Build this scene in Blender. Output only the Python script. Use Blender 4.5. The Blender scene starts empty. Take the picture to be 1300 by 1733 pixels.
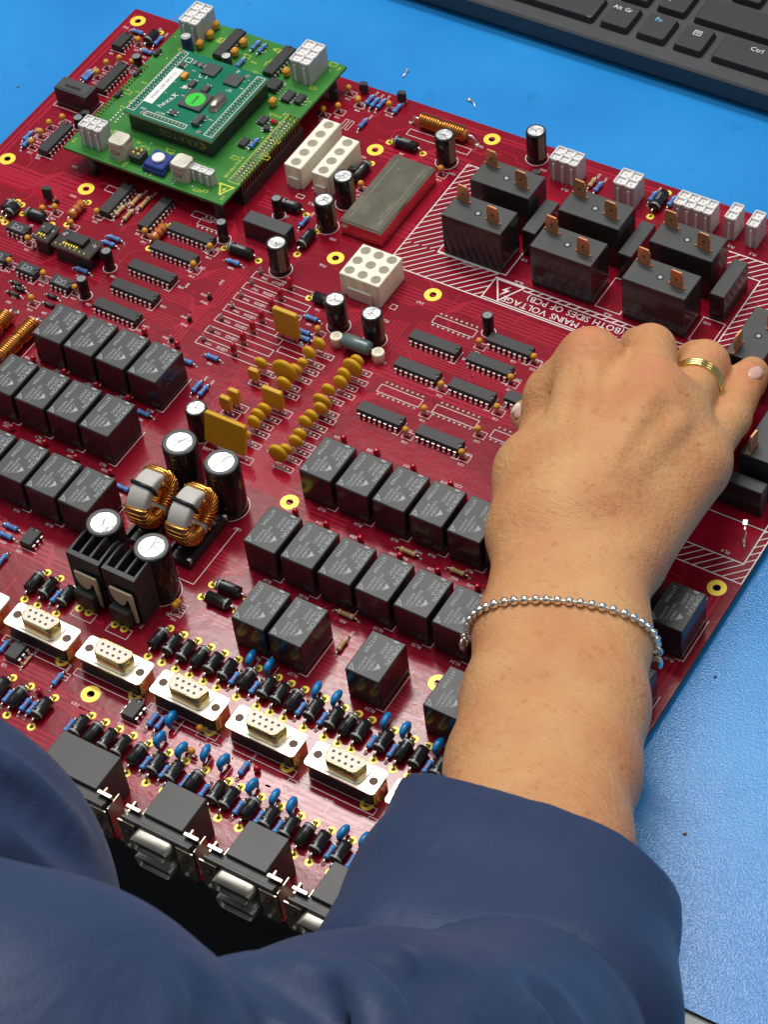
import bpy, bmesh, math, random
import numpy as np
from mathutils import Matrix, Vector

# all lengths below are millimetres; S converts to metres.  x runs along the board's long side, y away from the viewer, z up; board surface is z = 0
S = 0.001
random.seed(7)
scene = bpy.context.scene
col = scene.collection
R = math.radians

# ------------------------------------------------------------------ camera
cam = bpy.data.cameras.new('camera')
cam_ob = bpy.data.objects.new('camera', cam); col.objects.link(cam_ob)
cam.sensor_fit = 'VERTICAL'; cam.sensor_height = 24.0
cam.lens = 24.0 * 4070.05 / 1733.0
cam.clip_start = 0.02; cam.clip_end = 50
XA = Vector((0.85075430, 0.51856639, -0.08547527)); YA = Vector((0.35106850, -0.68175404, -0.64184293)); ZA = Vector((-0.39111128, 0.51604295, -0.76205750))
cm = Matrix((XA, -YA, -ZA)).transposed().to_4x4()
cm.translation = Vector((557.56, -554.46, 811.82)) * S
cam_ob.matrix_world = cm
cam.dof.use_dof = True; cam.dof.focus_distance = 1.05; cam.dof.aperture_fstop = 32
scene.camera = cam_ob

# ------------------------------------------------------------------ light: ceiling strip over the bench, other panels added for fill and sheen
world = bpy.data.worlds.new('World'); scene.world = world; world.use_nodes = True
bg = world.node_tree.nodes['Background']; bg.inputs[0].default_value = (0.86, 0.93, 1.0, 1); bg.inputs[1].default_value = 0.23
def area(name, loc, target, sx, sy, watts, color):
    l = bpy.data.lights.new(name, 'AREA'); l.shape = 'RECTANGLE'; l.size = sx * S; l.size_y = sy * S; l.energy = watts; l.color = color
    o = bpy.data.objects.new(name, l); col.objects.link(o); o.location = Vector(loc) * S
    d = (Vector(target) - Vector(loc)).normalized()
    zx = -d; xx = Vector((1, 0, 0)); xx = (xx - zx * xx.dot(zx)).normalized(); yy = zx.cross(xx)
    m = Matrix((xx, yy, zx)).transposed().to_4x4(); m.translation = o.location; o.matrix_world = m
    return o
area('ceiling_panel_bench', (-330, 800, 1800), (60, 60, 0), 1000, 190, 20, (1.0, 0.97, 0.93))
area('sheen_panel_beyond', (-550, 1080, 1900), (60, 60, 0), 1500, 320, 6, (1.0, 0.97, 0.93))  # added low panel that lays a soft sheen on the board
area('fill_panel_near', (-350, 230, 2000), (60, 40, 0), 1200, 360, 15, (1.0, 0.97, 0.93))  # added overhead fill, placed so the board does not mirror it into view
area('fill_panel_side', (1500, 500, 2300), (100, 50, 0), 600, 1200, 8, (1.0, 0.97, 0.93))  # added soft fill from the right
area('fill_panel_rear', (-1300, -700, 2300), (100, 0, 0), 1200, 600, 5, (0.97, 0.98, 1.0))  # added weak fill from behind on the left
scene.view_settings.view_transform = 'Standard'; scene.view_settings.look = 'None'
scene.view_settings.exposure = 0.0; scene.view_settings.gamma = 1.0
scene.cycles.use_denoising = True
scene.cycles.max_bounces = 8; scene.cycles.transparent_max_bounces = 8
scene.cycles.sample_clamp_indirect = 4.0

# ------------------------------------------------------------------ materials
MATS = {}
def mat(name, color, rough=0.5, metal=0.0, spec=0.5, coat=0.0, noise=None, bump=None, sss=None, trans=0.0, alpha=1.0, ior=1.45, coat_rough=0.05, obj=True):
    """noise=(scale, amount, detail): mottles the colour; bump=(scale, strength, distance)"""
    m = bpy.data.materials.new(name); m.use_nodes = True; nt = m.node_tree; b = nt.nodes['Principled BSDF']
    b.inputs['Base Color'].default_value = (*color, 1); b.inputs['Roughness'].default_value = rough; b.inputs['Metallic'].default_value = metal
    b.inputs['Specular IOR Level'].default_value = spec; b.inputs['Coat Weight'].default_value = coat; b.inputs['Coat Roughness'].default_value = coat_rough
    b.inputs['Transmission Weight'].default_value = trans; b.inputs['Alpha'].default_value = alpha; b.inputs['IOR'].default_value = ior
    if sss:
        b.inputs['Subsurface Weight'].default_value = sss[0]; b.inputs['Subsurface Radius'].default_value = sss[1]; b.inputs['Subsurface Scale'].default_value = 1.0
    tc = nt.nodes.new('ShaderNodeNewGeometry').outputs['Position'] if not obj else nt.nodes.new('ShaderNodeTexCoord').outputs['Object']
    if noise:
        n = nt.nodes.new('ShaderNodeTexNoise'); n.inputs['Scale'].default_value = noise[0]; n.inputs['Detail'].default_value = noise[2] if len(noise) > 2 else 3
        nt.links.new(tc, n.inputs['Vector'])
        mx = nt.nodes.new('ShaderNodeMix'); mx.data_type = 'RGBA'
        k = noise[1]
        mx.inputs['A'].default_value = (*[c * (1 - k) for c in color], 1); mx.inputs['B'].default_value = (*[min(1, c * (1 + k)) for c in color], 1)
        nt.links.new(n.outputs['Fac'], mx.inputs['Factor']); nt.links.new(mx.outputs['Result'], b.inputs['Base Color'])
        mr = nt.nodes.new('ShaderNodeMapRange'); mr.inputs['To Min'].default_value = max(0.02, rough * 0.8); mr.inputs['To Max'].default_value = min(1, rough * 1.25)
        nt.links.new(n.outputs['Fac'], mr.inputs['Value']); nt.links.new(mr.outputs['Result'], b.inputs['Roughness'])
    if bump:
        n = nt.nodes.new('ShaderNodeTexNoise'); n.inputs['Scale'].default_value = bump[0]; n.inputs['Detail'].default_value = 4
        nt.links.new(tc, n.inputs['Vector'])
        bp = nt.nodes.new('ShaderNodeBump'); bp.inputs['Strength'].default_value = bump[1]; bp.inputs['Distance'].default_value = bump[2]
        nt.links.new(n.outputs['Fac'], bp.inputs['Height']); nt.links.new(bp.outputs['Normal'], b.inputs['Normal'])
    MATS[name] = m
    return m
mat('red_mask', (0.225, 0.0045, 0.0165), 0.17, spec=0.42, noise=(22, 0.28, 6), bump=(190, 0.11, 0.0006), obj=False)
mat('trace_red', (0.37, 0.014, 0.036), 0.16, spec=0.42, bump=(190, 0.11, 0.0006), obj=False)
mat('pour_red', (0.33, 0.007, 0.025), 0.13, spec=0.3, bump=(110, 0.10, 0.0006))
mat('board_edge', (0.05, 0.02, 0.02), 0.7)
mat('silk_white', (0.78, 0.72, 0.72), 0.6)
mat('gold_pad', (0.92, 0.70, 0.07), 0.35, 0.15, spec=0.6)
mat('tin', (0.78, 0.76, 0.72), 0.28, 1.0)
mat('solder', (0.80, 0.77, 0.72), 0.35, 0.8)
mat('copper_tab', (0.72, 0.32, 0.15), 0.32, 0.6, noise=(300, 0.25))
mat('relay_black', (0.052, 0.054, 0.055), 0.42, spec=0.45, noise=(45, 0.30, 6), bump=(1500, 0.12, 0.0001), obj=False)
mat('relay_side', (0.030, 0.027, 0.028), 0.18, spec=0.5, noise=(70, 0.3, 5), obj=False)  # same plastic as the relay tops, shade of the sides put into the colour
mat('print_grey', (0.36, 0.39, 0.41), 0.6)
mat('chip_black', (0.032, 0.032, 0.034), 0.45, spec=0.4, bump=(2500, 0.15, 0.0001))
mat('diode_black', (0.014, 0.014, 0.015), 0.22, spec=0.5)
mat('band_grey', (0.26, 0.27, 0.26), 0.4)
mat('res_blue', (0.075, 0.26, 0.62), 0.3, spec=0.5)
mat('res_band', (0.02, 0.05, 0.22), 0.35)
mat('res_band_red', (0.30, 0.03, 0.02), 0.35)
mat('res_beige', (0.55, 0.36, 0.17), 0.4)
mat('res_brown', (0.17, 0.06, 0.02), 0.4)
mat('glass_amber', (0.50, 0.16, 0.02), 0.1, spec=0.6, coat=0.6)
mat('wire_grey_green', (0.10, 0.15, 0.15), 0.3, coat=0.4)
mat('ceramic', (0.80, 0.74, 0.58), 0.45)
mat('cap_sleeve', (0.012, 0.011, 0.012), 0.2, spec=0.5, noise=(60, 0.4))
mat('cap_stripe', (0.20, 0.15, 0.09), 0.3)
mat('cap_top', (0.60, 0.60, 0.59), 0.34, 0.7, noise=(130, 0.35, 5), bump=(210, 0.7, 0.001), obj=False)
mat('score_grey', (0.16, 0.16, 0.16), 0.5)
mat('cap_top_dull', (0.22, 0.23, 0.24), 0.5, 0.2)
mat('cap_rim', (0.035, 0.036, 0.038), 0.3)
mat('cap_navy', (0.02, 0.03, 0.12), 0.3)
mat('bead_orange', (0.66, 0.30, 0.03), 0.4, noise=(400, 0.2))
mat('disc_yellow', (0.62, 0.34, 0.012), 0.42, spec=0.45, noise=(150, 0.14), bump=(500, 0.12, 0.0003))
mat('film_blue', (0.008, 0.20, 0.50), 0.25, spec=0.5)
mat('led_red', (0.42, 0.004, 0.02), 0.15, spec=0.6, coat=0.5)
mat('clear_plastic', (0.75, 0.55, 0.55), 0.1, trans=0.75)
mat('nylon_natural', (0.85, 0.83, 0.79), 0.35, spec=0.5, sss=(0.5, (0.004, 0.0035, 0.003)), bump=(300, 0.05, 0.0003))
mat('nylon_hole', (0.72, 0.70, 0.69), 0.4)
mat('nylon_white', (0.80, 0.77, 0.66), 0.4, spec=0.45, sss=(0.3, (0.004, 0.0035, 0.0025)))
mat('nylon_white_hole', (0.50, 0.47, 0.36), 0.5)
mat('metal_case', (0.66, 0.60, 0.45), 0.13, 1.0, noise=(110, 0.25, 5), bump=(60, 0.22, 0.0008))
mat('shell_tin', (0.66, 0.62, 0.52), 0.33, 0.9, noise=(160, 0.22, 5), bump=(90, 0.15, 0.0006), obj=False)
mat('shell_gold', (0.80, 0.62, 0.28), 0.25, 1.0)
mat('insert_cream', (0.80, 0.75, 0.62), 0.4)
mat('hole_brown', (0.10, 0.05, 0.03), 0.6)
mat('heatsink_black', (0.030, 0.033, 0.035), 0.42, 0.3, noise=(200, 0.2))
mat('clip_beige', (0.60, 0.53, 0.38), 0.35, 0.15)
mat('core_grey', (0.52, 0.50, 0.46), 0.5, noise=(300, 0.1), bump=(900, 0.2, 0.0003))
mat('copper_wire', (0.80, 0.36, 0.08), 0.22, 1.0)
mat('tie_black', (0.012, 0.012, 0.013), 0.35)
mat('green_mask', (0.042, 0.20, 0.038), 0.25, spec=0.45, noise=(60, 0.35, 5))
mat('green_edge', (0.10, 0.16, 0.05), 0.6)
mat('silk_yellow', (0.62, 0.66, 0.05), 0.6)
mat('teal_mask', (0.000, 0.155, 0.085), 0.25, spec=0.55, noise=(60, 0.15))
mat('teal_edge', (0.35, 0.38, 0.18), 0.6)
mat('header_black', (0.026, 0.027, 0.028), 0.4, noise=(200, 0.2))
mat('kratos_gold', (0.28, 0.19, 0.06), 0.5)
mat('pin_copper', (0.42, 0.20, 0.08), 0.35, 0.8)
mat('crystal_tin', (0.42, 0.36, 0.28), 0.3, 0.9)
mat('dot_green', (0.02, 0.55, 0.03), 0.5)
mat('sticker', (0.85, 0.84, 0.80), 0.5)
mat('ink', (0.03, 0.03, 0.03), 0.6)
mat('chip_grey', (0.05, 0.052, 0.055), 0.45)
mat('pot_blue', (0.02, 0.04, 0.22), 0.3)
mat('pot_white', (0.82, 0.82, 0.80), 0.5)
mat('cube_cream', (0.60, 0.53, 0.42), 0.3, noise=(150, 0.15))
mat('small_board', (0.018, 0.016, 0.012), 0.35)
mat('small_board_edge', (0.22, 0.19, 0.12), 0.5)
mat('mat_core', (0.012, 0.014, 0.016), 0.7)
mat('bench_grey', (0.42, 0.45, 0.43), 0.5, noise=(30, 0.08))
mat('floor_dark', (0.012, 0.013, 0.014), 0.7)
mat('kb_body', (0.040, 0.042, 0.046), 0.45, bump=(1800, 0.12, 0.0001), noise=(60, 0.1))
mat('kb_key', (0.027, 0.027, 0.029), 0.42, bump=(2500, 0.15, 0.0001))
mat('legend_white', (0.70, 0.72, 0.74), 0.6)
mat('legend_blue', (0.16, 0.50, 0.72), 0.6)
mat('silver_bead', (0.95, 0.89, 0.78), 0.16, 1.0)
mat('ring_gold', (0.83, 0.62, 0.22), 0.16, 1.0)
mat('nail', (0.66, 0.40, 0.32), 0.2, spec=0.5)
mat('nail_tip', (0.82, 0.74, 0.66), 0.25)

def nodes_of(name): return MATS[name].node_tree
# blue bench mat: pebbled vinyl, scuffed
m = mat('mat_blue', (0.020, 0.250, 0.640), 0.19, spec=0.36, obj=False); nt = m.node_tree; b = nt.nodes['Principled BSDF']
geo = nt.nodes.new('ShaderNodeNewGeometry')
vo = nt.nodes.new('ShaderNodeTexVoronoi'); vo.inputs['Scale'].default_value = 1700; vo.feature = 'SMOOTH_F1'
n1 = nt.nodes.new('ShaderNodeTexNoise'); n1.inputs['Scale'].default_value = 1000; n1.inputs['Detail'].default_value = 3
n2 = nt.nodes.new('ShaderNodeTexNoise'); n2.inputs['Scale'].default_value = 9; n2.inputs['Detail'].default_value = 6
n3 = nt.nodes.new('ShaderNodeTexNoise'); n3.inputs['Scale'].default_value = 70; n3.inputs['Detail'].default_value = 6
for n in (vo, n1, n2, n3): nt.links.new(geo.outputs['Position'], n.inputs['Vector'])
ad = nt.nodes.new('ShaderNodeMath'); ad.operation = 'ADD'; nt.links.new(vo.outputs['Distance'], ad.inputs[0]); nt.links.new(n1.outputs['Fac'], ad.inputs[1])
bp = nt.nodes.new('ShaderNodeBump'); bp.inputs['Strength'].default_value = 0.36; bp.inputs['Distance'].default_value = 0.00026
nt.links.new(ad.outputs[0], bp.inputs['Height']); nt.links.new(bp.outputs['Normal'], b.inputs['Normal'])
cr = nt.nodes.new('ShaderNodeValToRGB'); e = cr.color_ramp.elements
e[0].position = 0.30; e[0].color = (0.015, 0.205, 0.56, 1); e[1].position = 0.7; e[1].color = (0.026, 0.275, 0.68, 1)
nt.links.new(n2.outputs['Fac'], cr.inputs['Fac'])
cr2 = nt.nodes.new('ShaderNodeValToRGB'); e = cr2.color_ramp.elements; e[0].position = 0.20; e[0].color = (0.72, 0.76, 0.8, 1); e[1].position = 0.34; e[1].color = (1, 1, 1, 1)
nt.links.new(n3.outputs['Fac'], cr2.inputs['Fac'])
mx = nt.nodes.new('ShaderNodeMix'); mx.data_type = 'RGBA'; mx.blend_type = 'MULTIPLY'; mx.inputs['Factor'].default_value = 1
nt.links.new(cr.outputs['Color'], mx.inputs['A']); nt.links.new(cr2.outputs['Color'], mx.inputs['B']); nt.links.new(mx.outputs['Result'], b.inputs['Base Color'])

# skin: mottled, freckled, finely creased
m = mat('skin', (0.56, 0.29, 0.16), 0.44, spec=0.4, sss=(0.18, (0.006, 0.0022, 0.0012)), obj=False); nt = m.node_tree; b = nt.nodes['Principled BSDF']
geo = nt.nodes.new('ShaderNodeNewGeometry')
mp = nt.nodes.new('ShaderNodeMapping'); mp.inputs['Rotation'].default_value = (0, 0, R(-20)); mp.inputs['Scale'].default_value = (0.35, 1, 1)
nt.links.new(geo.outputs['Position'], mp.inputs['Vector'])
na = nt.nodes.new('ShaderNodeTexNoise'); na.inputs['Scale'].default_value = 28; na.inputs['Detail'].default_value = 5
nb = nt.nodes.new('ShaderNodeTexNoise'); nb.inputs['Scale'].default_value = 230; nb.inputs['Detail'].default_value = 2
nc = nt.nodes.new('ShaderNodeTexNoise'); nc.inputs['Scale'].default_value = 420; nc.inputs['Detail'].default_value = 6; nc.inputs['Roughness'].default_value = 0.65
nd = nt.nodes.new('ShaderNodeTexVoronoi'); nd.inputs['Scale'].default_value = 1300
for n in (na, nb, nd): nt.links.new(geo.outputs['Position'], n.inputs['Vector'])
nt.links.new(mp.outputs['Vector'], nc.inputs['Vector'])
c1 = nt.nodes.new('ShaderNodeValToRGB'); e = c1.color_ramp.elements
e[0].position = 0.34; e[0].color = (0.65, 0.355, 0.155, 1); e[1].position = 0.68; e[1].color = (0.56, 0.235, 0.10, 1)
nt.links.new(na.outputs['Fac'], c1.inputs['Fac'])
c2 = nt.nodes.new('ShaderNodeValToRGB'); e = c2.color_ramp.elements; e[0].position = 0.58; e[0].color = (1, 1, 1, 1); e[1].position = 0.76; e[1].color = (0.84, 0.70, 0.62, 1)
nt.links.new(nb.outputs['Fac'], c2.inputs['Fac'])
mx = nt.nodes.new('ShaderNodeMix'); mx.data_type = 'RGBA'; mx.blend_type = 'MULTIPLY'; mx.inputs['Factor'].default_value = 0.8
nt.links.new(c1.outputs['Color'], mx.inputs['A']); nt.links.new(c2.outputs['Color'], mx.inputs['B'])
SKIN_MIX = (nt, mx, b, geo)
ad = nt.nodes.new('ShaderNodeMath'); ad.operation = 'MULTIPLY_ADD'; ad.inputs[1].default_value = 0.10
nt.links.new(nd.outputs['Distance'], ad.inputs[0]); nt.links.new(nc.outputs['Fac'], ad.inputs[2])
bp = nt.nodes.new('ShaderNodeBump'); bp.inputs['Strength'].default_value = 0.75; bp.inputs['Distance'].default_value = 0.0014
nt.links.new(ad.outputs[0], bp.inputs['Height']); nt.links.new(bp.outputs['Normal'], b.inputs['Normal'])
# knuckles: redder skin over the two prominent joints
prev = mx.outputs['Result']
for kx, ky, kz, rad in ((205, 69, 66, 17), (238, 66, 70, 18), (247, 107, 46, 13), (214, 103, 55, 12), (262, 112, 38, 14)):
    vd = nt.nodes.new('ShaderNodeVectorMath'); vd.operation = 'DISTANCE'; nt.links.new(geo.outputs['Position'], vd.inputs[0]); vd.inputs[1].default_value = (kx * S, ky * S, kz * S)
    mr = nt.nodes.new('ShaderNodeMapRange'); mr.inputs['From Min'].default_value = 0; mr.inputs['From Max'].default_value = rad * S; mr.inputs['To Min'].default_value = 0.42; mr.inputs['To Max'].default_value = 0
    nt.links.new(vd.outputs['Value'], mr.inputs['Value'])
    k = nt.nodes.new('ShaderNodeMix'); k.data_type = 'RGBA'; nt.links.new(mr.outputs['Result'], k.inputs['Factor']); nt.links.new(prev, k.inputs['A']); k.inputs['B'].default_value = (0.62, 0.17, 0.10, 1)
    prev = k.outputs['Result']
nt.links.new(prev, b.inputs['Base Color'])

# navy cloth: fine weave
m = mat('navy_cloth', (0.030, 0.052, 0.125), 0.52, spec=0.32, obj=False); nt = m.node_tree; b = nt.nodes['Principled BSDF']
b.inputs['Sheen Weight'].default_value = 0.12; b.inputs['Sheen Roughness'].default_value = 0.5; b.inputs['Sheen Tint'].default_value = (0.5, 0.6, 0.8, 1)
geo = nt.nodes.new('ShaderNodeNewGeometry')
nz = nt.nodes.new('ShaderNodeTexNoise'); nz.inputs['Scale'].default_value = 14; nz.inputs['Detail'].default_value = 4
mp = nt.nodes.new('ShaderNodeMapping'); mp.inputs['Rotation'].default_value = (0.4, 0.2, R(35)); mp.inputs['Scale'].default_value = (1, 0.25, 0.6)
wr = nt.nodes.new('ShaderNodeTexNoise'); wr.inputs['Scale'].default_value = 34; wr.inputs['Detail'].default_value = 3; wr.inputs['Distortion'].default_value = 0.6
th = nt.nodes.new('ShaderNodeTexNoise'); th.inputs['Scale'].default_value = 900; th.inputs['Detail'].default_value = 2
for n in (nz, th, mp): nt.links.new(geo.outputs['Position'], n.inputs['Vector'])
nt.links.new(mp.outputs['Vector'], wr.inputs['Vector'])
bp0 = nt.nodes.new('ShaderNodeBump'); bp0.inputs['Strength'].default_value = 0.5; bp0.inputs['Distance'].default_value = 0.006
nt.links.new(wr.outputs['Fac'], bp0.inputs['Height'])
bp = nt.nodes.new('ShaderNodeBump'); bp.inputs['Strength'].default_value = 0.35; bp.inputs['Distance'].default_value = 0.0004
nt.links.new(th.outputs['Fac'], bp.inputs['Height']); nt.links.new(bp0.outputs['Normal'], bp.inputs['Normal']); nt.links.new(bp.outputs['Normal'], b.inputs['Normal'])
cr = nt.nodes.new('ShaderNodeValToRGB'); e = cr.color_ramp.elements; e[0].color = (0.018, 0.035, 0.088, 1); e[1].color = (0.024, 0.045, 0.108, 1); e[0].position = 0.3; e[1].position = 0.7
nt.links.new(nz.outputs['Fac'], cr.inputs['Fac']); nt.links.new(cr.outputs['Color'], b.inputs['Base Color'])

# ------------------------------------------------------------------ mesh helpers
def TM(x=0, y=0, z=0, rz=0, rx=0, ry=0, s=1):
    return Matrix.Translation((x, y, z)) @ Matrix.Rotation(R(rz), 4, 'Z') @ Matrix.Rotation(R(ry), 4, 'Y') @ Matrix.Rotation(R(rx), 4, 'X') @ Matrix.Scale(s, 4)
class MB:
    def __init__(self): self.v = []; self.f = []; self.m = []; self.s = []
    def add(self, vs, fs, mi=0, smooth=False, M=None):
        o = len(self.v)
        if M is not None: vs = [M @ Vector(q) for q in vs]
        self.v.extend([tuple(q) for q in vs]); self.f.extend([tuple(i + o for i in f) for f in fs])
        self.m.extend([mi] * len(fs)); self.s.extend([smooth] * len(fs)); return self
    def box(self, x0, y0, z0, x1, y1, z1, mi=0, bev=0.0, M=None, top=None):
        """bev chamfers every edge; top = material index of the +z face"""
        if bev <= 0:
            vs = [(x, y, z) for z in (z0, z1) for y in (y0, y1) for x in (x0, x1)]
            fs = [(0, 2, 3, 1), (4, 5, 7, 6), (0, 1, 5, 4), (2, 6, 7, 3), (0, 4, 6, 2), (1, 3, 7, 5)]
            o = len(self.f); self.add(vs, fs, mi, False, M)
            if top is not None: self.m[o + 1] = top
            return self
        c = ((x0 + x1) / 2, (y0 + y1) / 2, (z0 + z1) / 2); h = ((x1 - x0) / 2, (y1 - y0) / 2, (z1 - z0) / 2)
        vs = []; ix = {}
        for sx in (-1, 1):
            for sy in (-1, 1):
                for sz in (-1, 1):
                    for a in range(3):
                        q = [s * (hh - bev) for s, hh in zip((sx, sy, sz), h)]; q[a] = (sx, sy, sz)[a] * h[a]
                        ix[(sx, sy, sz, a)] = len(vs); vs.append(tuple(cc + qq for cc, qq in zip(c, q)))
        fs = []; tops = []
        for a in range(3):
            b_, c_ = [i for i in range(3) if i != a]
            for s in (-1, 1):
                q = []
                for (p1, p2) in ((-1, -1), (1, -1), (1, 1), (-1, 1)):
                    k = [0, 0, 0]; k[a] = s; k[b_] = p1; k[c_] = p2; q.append(ix[(*k, a)])
                if a == 2 and s == 1: tops.append(len(fs))
                fs.append(tuple(q))
        for a in range(3):
            b_, c_ = [i for i in range(3) if i != a]
            for s1 in (-1, 1):
                for s2 in (-1, 1):
                    k = [0, 0, 0]; k[b_] = s1; k[c_] = s2
                    k0 = list(k); k0[a] = -1; k1 = list(k); k1[a] = 1
                    fs.append((ix[(*k0, b_)], ix[(*k1, b_)], ix[(*k1, c_)], ix[(*k0, c_)]))
        for sx in (-1, 1):
            for sy in (-1, 1):
                for sz in (-1, 1): fs.append(tuple(ix[(sx, sy, sz, a)] for a in range(3)))
        o = len(self.f); self.add(vs, fs, mi, False, M)
        if top is not None:
            for t in tops: self.m[o + t] = top
        return self
    def lathe(self, prof, n=16, mi=0, M=None, smooth=True, caps=True, mis=None):
        """prof = [(r, z), ...] about z; mis = material index of each band"""
        vs = []; fs = []; fm = []
        for (r, z) in prof:
            for k in range(n):
                a = 2 * math.pi * k / n; vs.append((r * math.cos(a), r * math.sin(a), z))
        for i in range(len(prof) - 1):
            for k in range(n):
                k2 = (k + 1) % n; fs.append((i * n + k, i * n + k2, (i + 1) * n + k2, (i + 1) * n + k)); fm.append(mis[i] if mis else mi)
        if caps:
            if prof[0][0] > 1e-6: fs.append(tuple(range(n))[::-1]); fm.append(mis[0] if mis else mi)
            if prof[-1][0] > 1e-6: fs.append(tuple((len(prof) - 1) * n + k for k in range(n))); fm.append(mis[-1] if mis else mi)
        o = len(self.f); self.add(vs, fs, mi, smooth, M); self.m[o:] = fm; return self
    def tube(self, pts, r, n=6, mi=0, smooth=True, M=None):
        pts = [Vector(q) for q in pts]; vs = []; fs = []
        rs = r if isinstance(r, (list, tuple)) else [r] * len(pts)
        for i, q in enumerate(pts):
            d = (pts[min(i + 1, len(pts) - 1)] - pts[max(i - 1, 0)]).normalized()
            a = d.orthogonal().normalized() if i == 0 else (pa - d * pa.dot(d)).normalized()
            pa = a; b2 = d.cross(a)
            for k in range(n):
                t = 2 * math.pi * k / n; vs.append(tuple(q + (a * math.cos(t) + b2 * math.sin(t)) * rs[i]))
        for i in range(len(pts) - 1):
            for k in range(n):
                k2 = (k + 1) % n; fs.append((i * n + k, i * n + k2, (i + 1) * n + k2, (i + 1) * n + k))
        fs.append(tuple(range(n))[::-1]); fs.append(tuple((len(pts) - 1) * n + k for k in range(n)))
        return self.add(vs, fs, mi, smooth, M)
    def prism(self, poly, z0, z1, mi=0, M=None, top=None, smooth=False):
        n = len(poly); vs = [(x, y, z0) for x, y in poly] + [(x, y, z1) for x, y in poly]
        fs = [tuple(range(n))[::-1], tuple(range(n, 2 * n))] + [(k, (k + 1) % n, n + (k + 1) % n, n + k) for k in range(n)]
        o = len(self.f); self.add(vs, fs, mi, smooth, M); self.s[o] = self.s[o + 1] = False
        if top is not None: self.m[o + 1] = top
        return self
    def ring(self, x, y, z, r0, r1, n=24, mi=0, h=0.0):
        """flat annulus, or with h a low washer"""
        M = TM(x, y, z)
        if h: return self.lathe([(r0, 0), (r0, h), (r1, h), (r1, 0)], n, mi, M, False, False)
        return self.lathe([(r0, 0), (r1, 0)], n, mi, M, False, False)
    def line(self, a, b2, w, z=0.08, mi=0):
        ax, ay = a; bx, by = b2; d = math.hypot(bx - ax, by - ay)
        if d < 1e-6: return self
        ux, uy = (bx - ax) / d * w / 2, (by - ay) / d * w / 2; px, py = -uy, ux; z += (len(self.f) % 29) * 0.0015   # crossing strips never share a plane
        return self.add([(ax - ux + px, ay - uy + py, z), (ax - ux - px, ay - uy - py, z), (bx + ux - px, by + uy - py, z), (bx + ux + px, by + uy + py, z)], [(0, 1, 2, 3)], mi)
    def rect(self, x0, y0, x1, y1, w=0.3, z=0.08, mi=0):
        for a, b2 in (((x0, y0), (x1, y0)), ((x1, y0), (x1, y1)), ((x1, y1), (x0, y1)), ((x0, y1), (x0, y0))): self.line(a, b2, w, z, mi)
        return self
    def text(self, string, size, M, mi=0):
        vs, fs = glyphs(string); return self.add([(x * size, y * size, 0) for x, y in vs], fs, mi, False, M)
    def mesh(self, name, mats, fix=True):
        me = bpy.data.meshes.new(name)
        me.from_pydata([(x * S, y * S, z * S) for x, y, z in self.v], [], self.f)
        for k in mats: me.materials.append(MATS[k])
        me.polygons.foreach_set('material_index', self.m); me.polygons.foreach_set('use_smooth', self.s)
        if fix:
            bm = bmesh.new(); bm.from_mesh(me); bmesh.ops.recalc_face_normals(bm, faces=bm.faces); bm.to_mesh(me); bm.free()
        me.update(); return me
_gl = {}
def load_glyphs():
    """outline of every character used, read once from the built-in font"""
    tmp = []
    for ch in sorted(set('ABCDEFGHIJKLMNOPQRSTUVWXYZabcdefghijklmnopqrstuvwxyz0123456789()-+/|.:;<>?@#~%&\'')):
        c = bpy.data.curves.new('t', 'FONT'); c.body = ch; c.size = 1.0; c.resolution_u = 2; c.fill_mode = 'FRONT'
        o = bpy.data.objects.new('t', c); col.objects.link(o); tmp.append((ch, o, c))
    dg = bpy.context.evaluated_depsgraph_get()
    for ch, o, c in tmp:
        me = bpy.data.meshes.new_from_object(o.evaluated_get(dg)); vs = [(v.co.x, v.co.y) for v in me.vertices]; x0 = min(v[0] for v in vs)
        _gl[ch] = ([(x - x0, y) for x, y in vs], [tuple(q.vertices) for q in me.polygons], max(v[0] for v in vs) - x0); bpy.data.meshes.remove(me)
    for ch, o, c in tmp: bpy.data.objects.remove(o); bpy.data.curves.remove(c)
def glyphs(string):
    if not _gl: load_glyphs()
    vs = []; fs = []; x = 0
    for ch in string:
        if ch == ' ': x += 0.34; continue
        gv, gf, gw = _gl[ch]; o = len(vs); vs += [(vx + x, vy - 0.34) for vx, vy in gv]; fs += [tuple(i + o for i in f) for f in gf]; x += gw + 0.085
    return [(vx - x / 2, vy) for vx, vy in vs], fs
def new(name, me, parent=None, loc=(0, 0, 0), rz=0, label=None, cat=None, group=None, kind=None):
    o = bpy.data.objects.new(name, me); col.objects.link(o)
    o.location = Vector(loc) * S; o.rotation_euler = (0, 0, R(rz))
    if parent is not None: o.parent = parent
    for k, v in (('label', label), ('category', cat), ('group', group), ('kind', kind)):
        if v: o[k] = v
    return o
_mc = {}
def cached(key, fn):
    if key not in _mc: _mc[key] = fn()
    return _mc[key]
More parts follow.
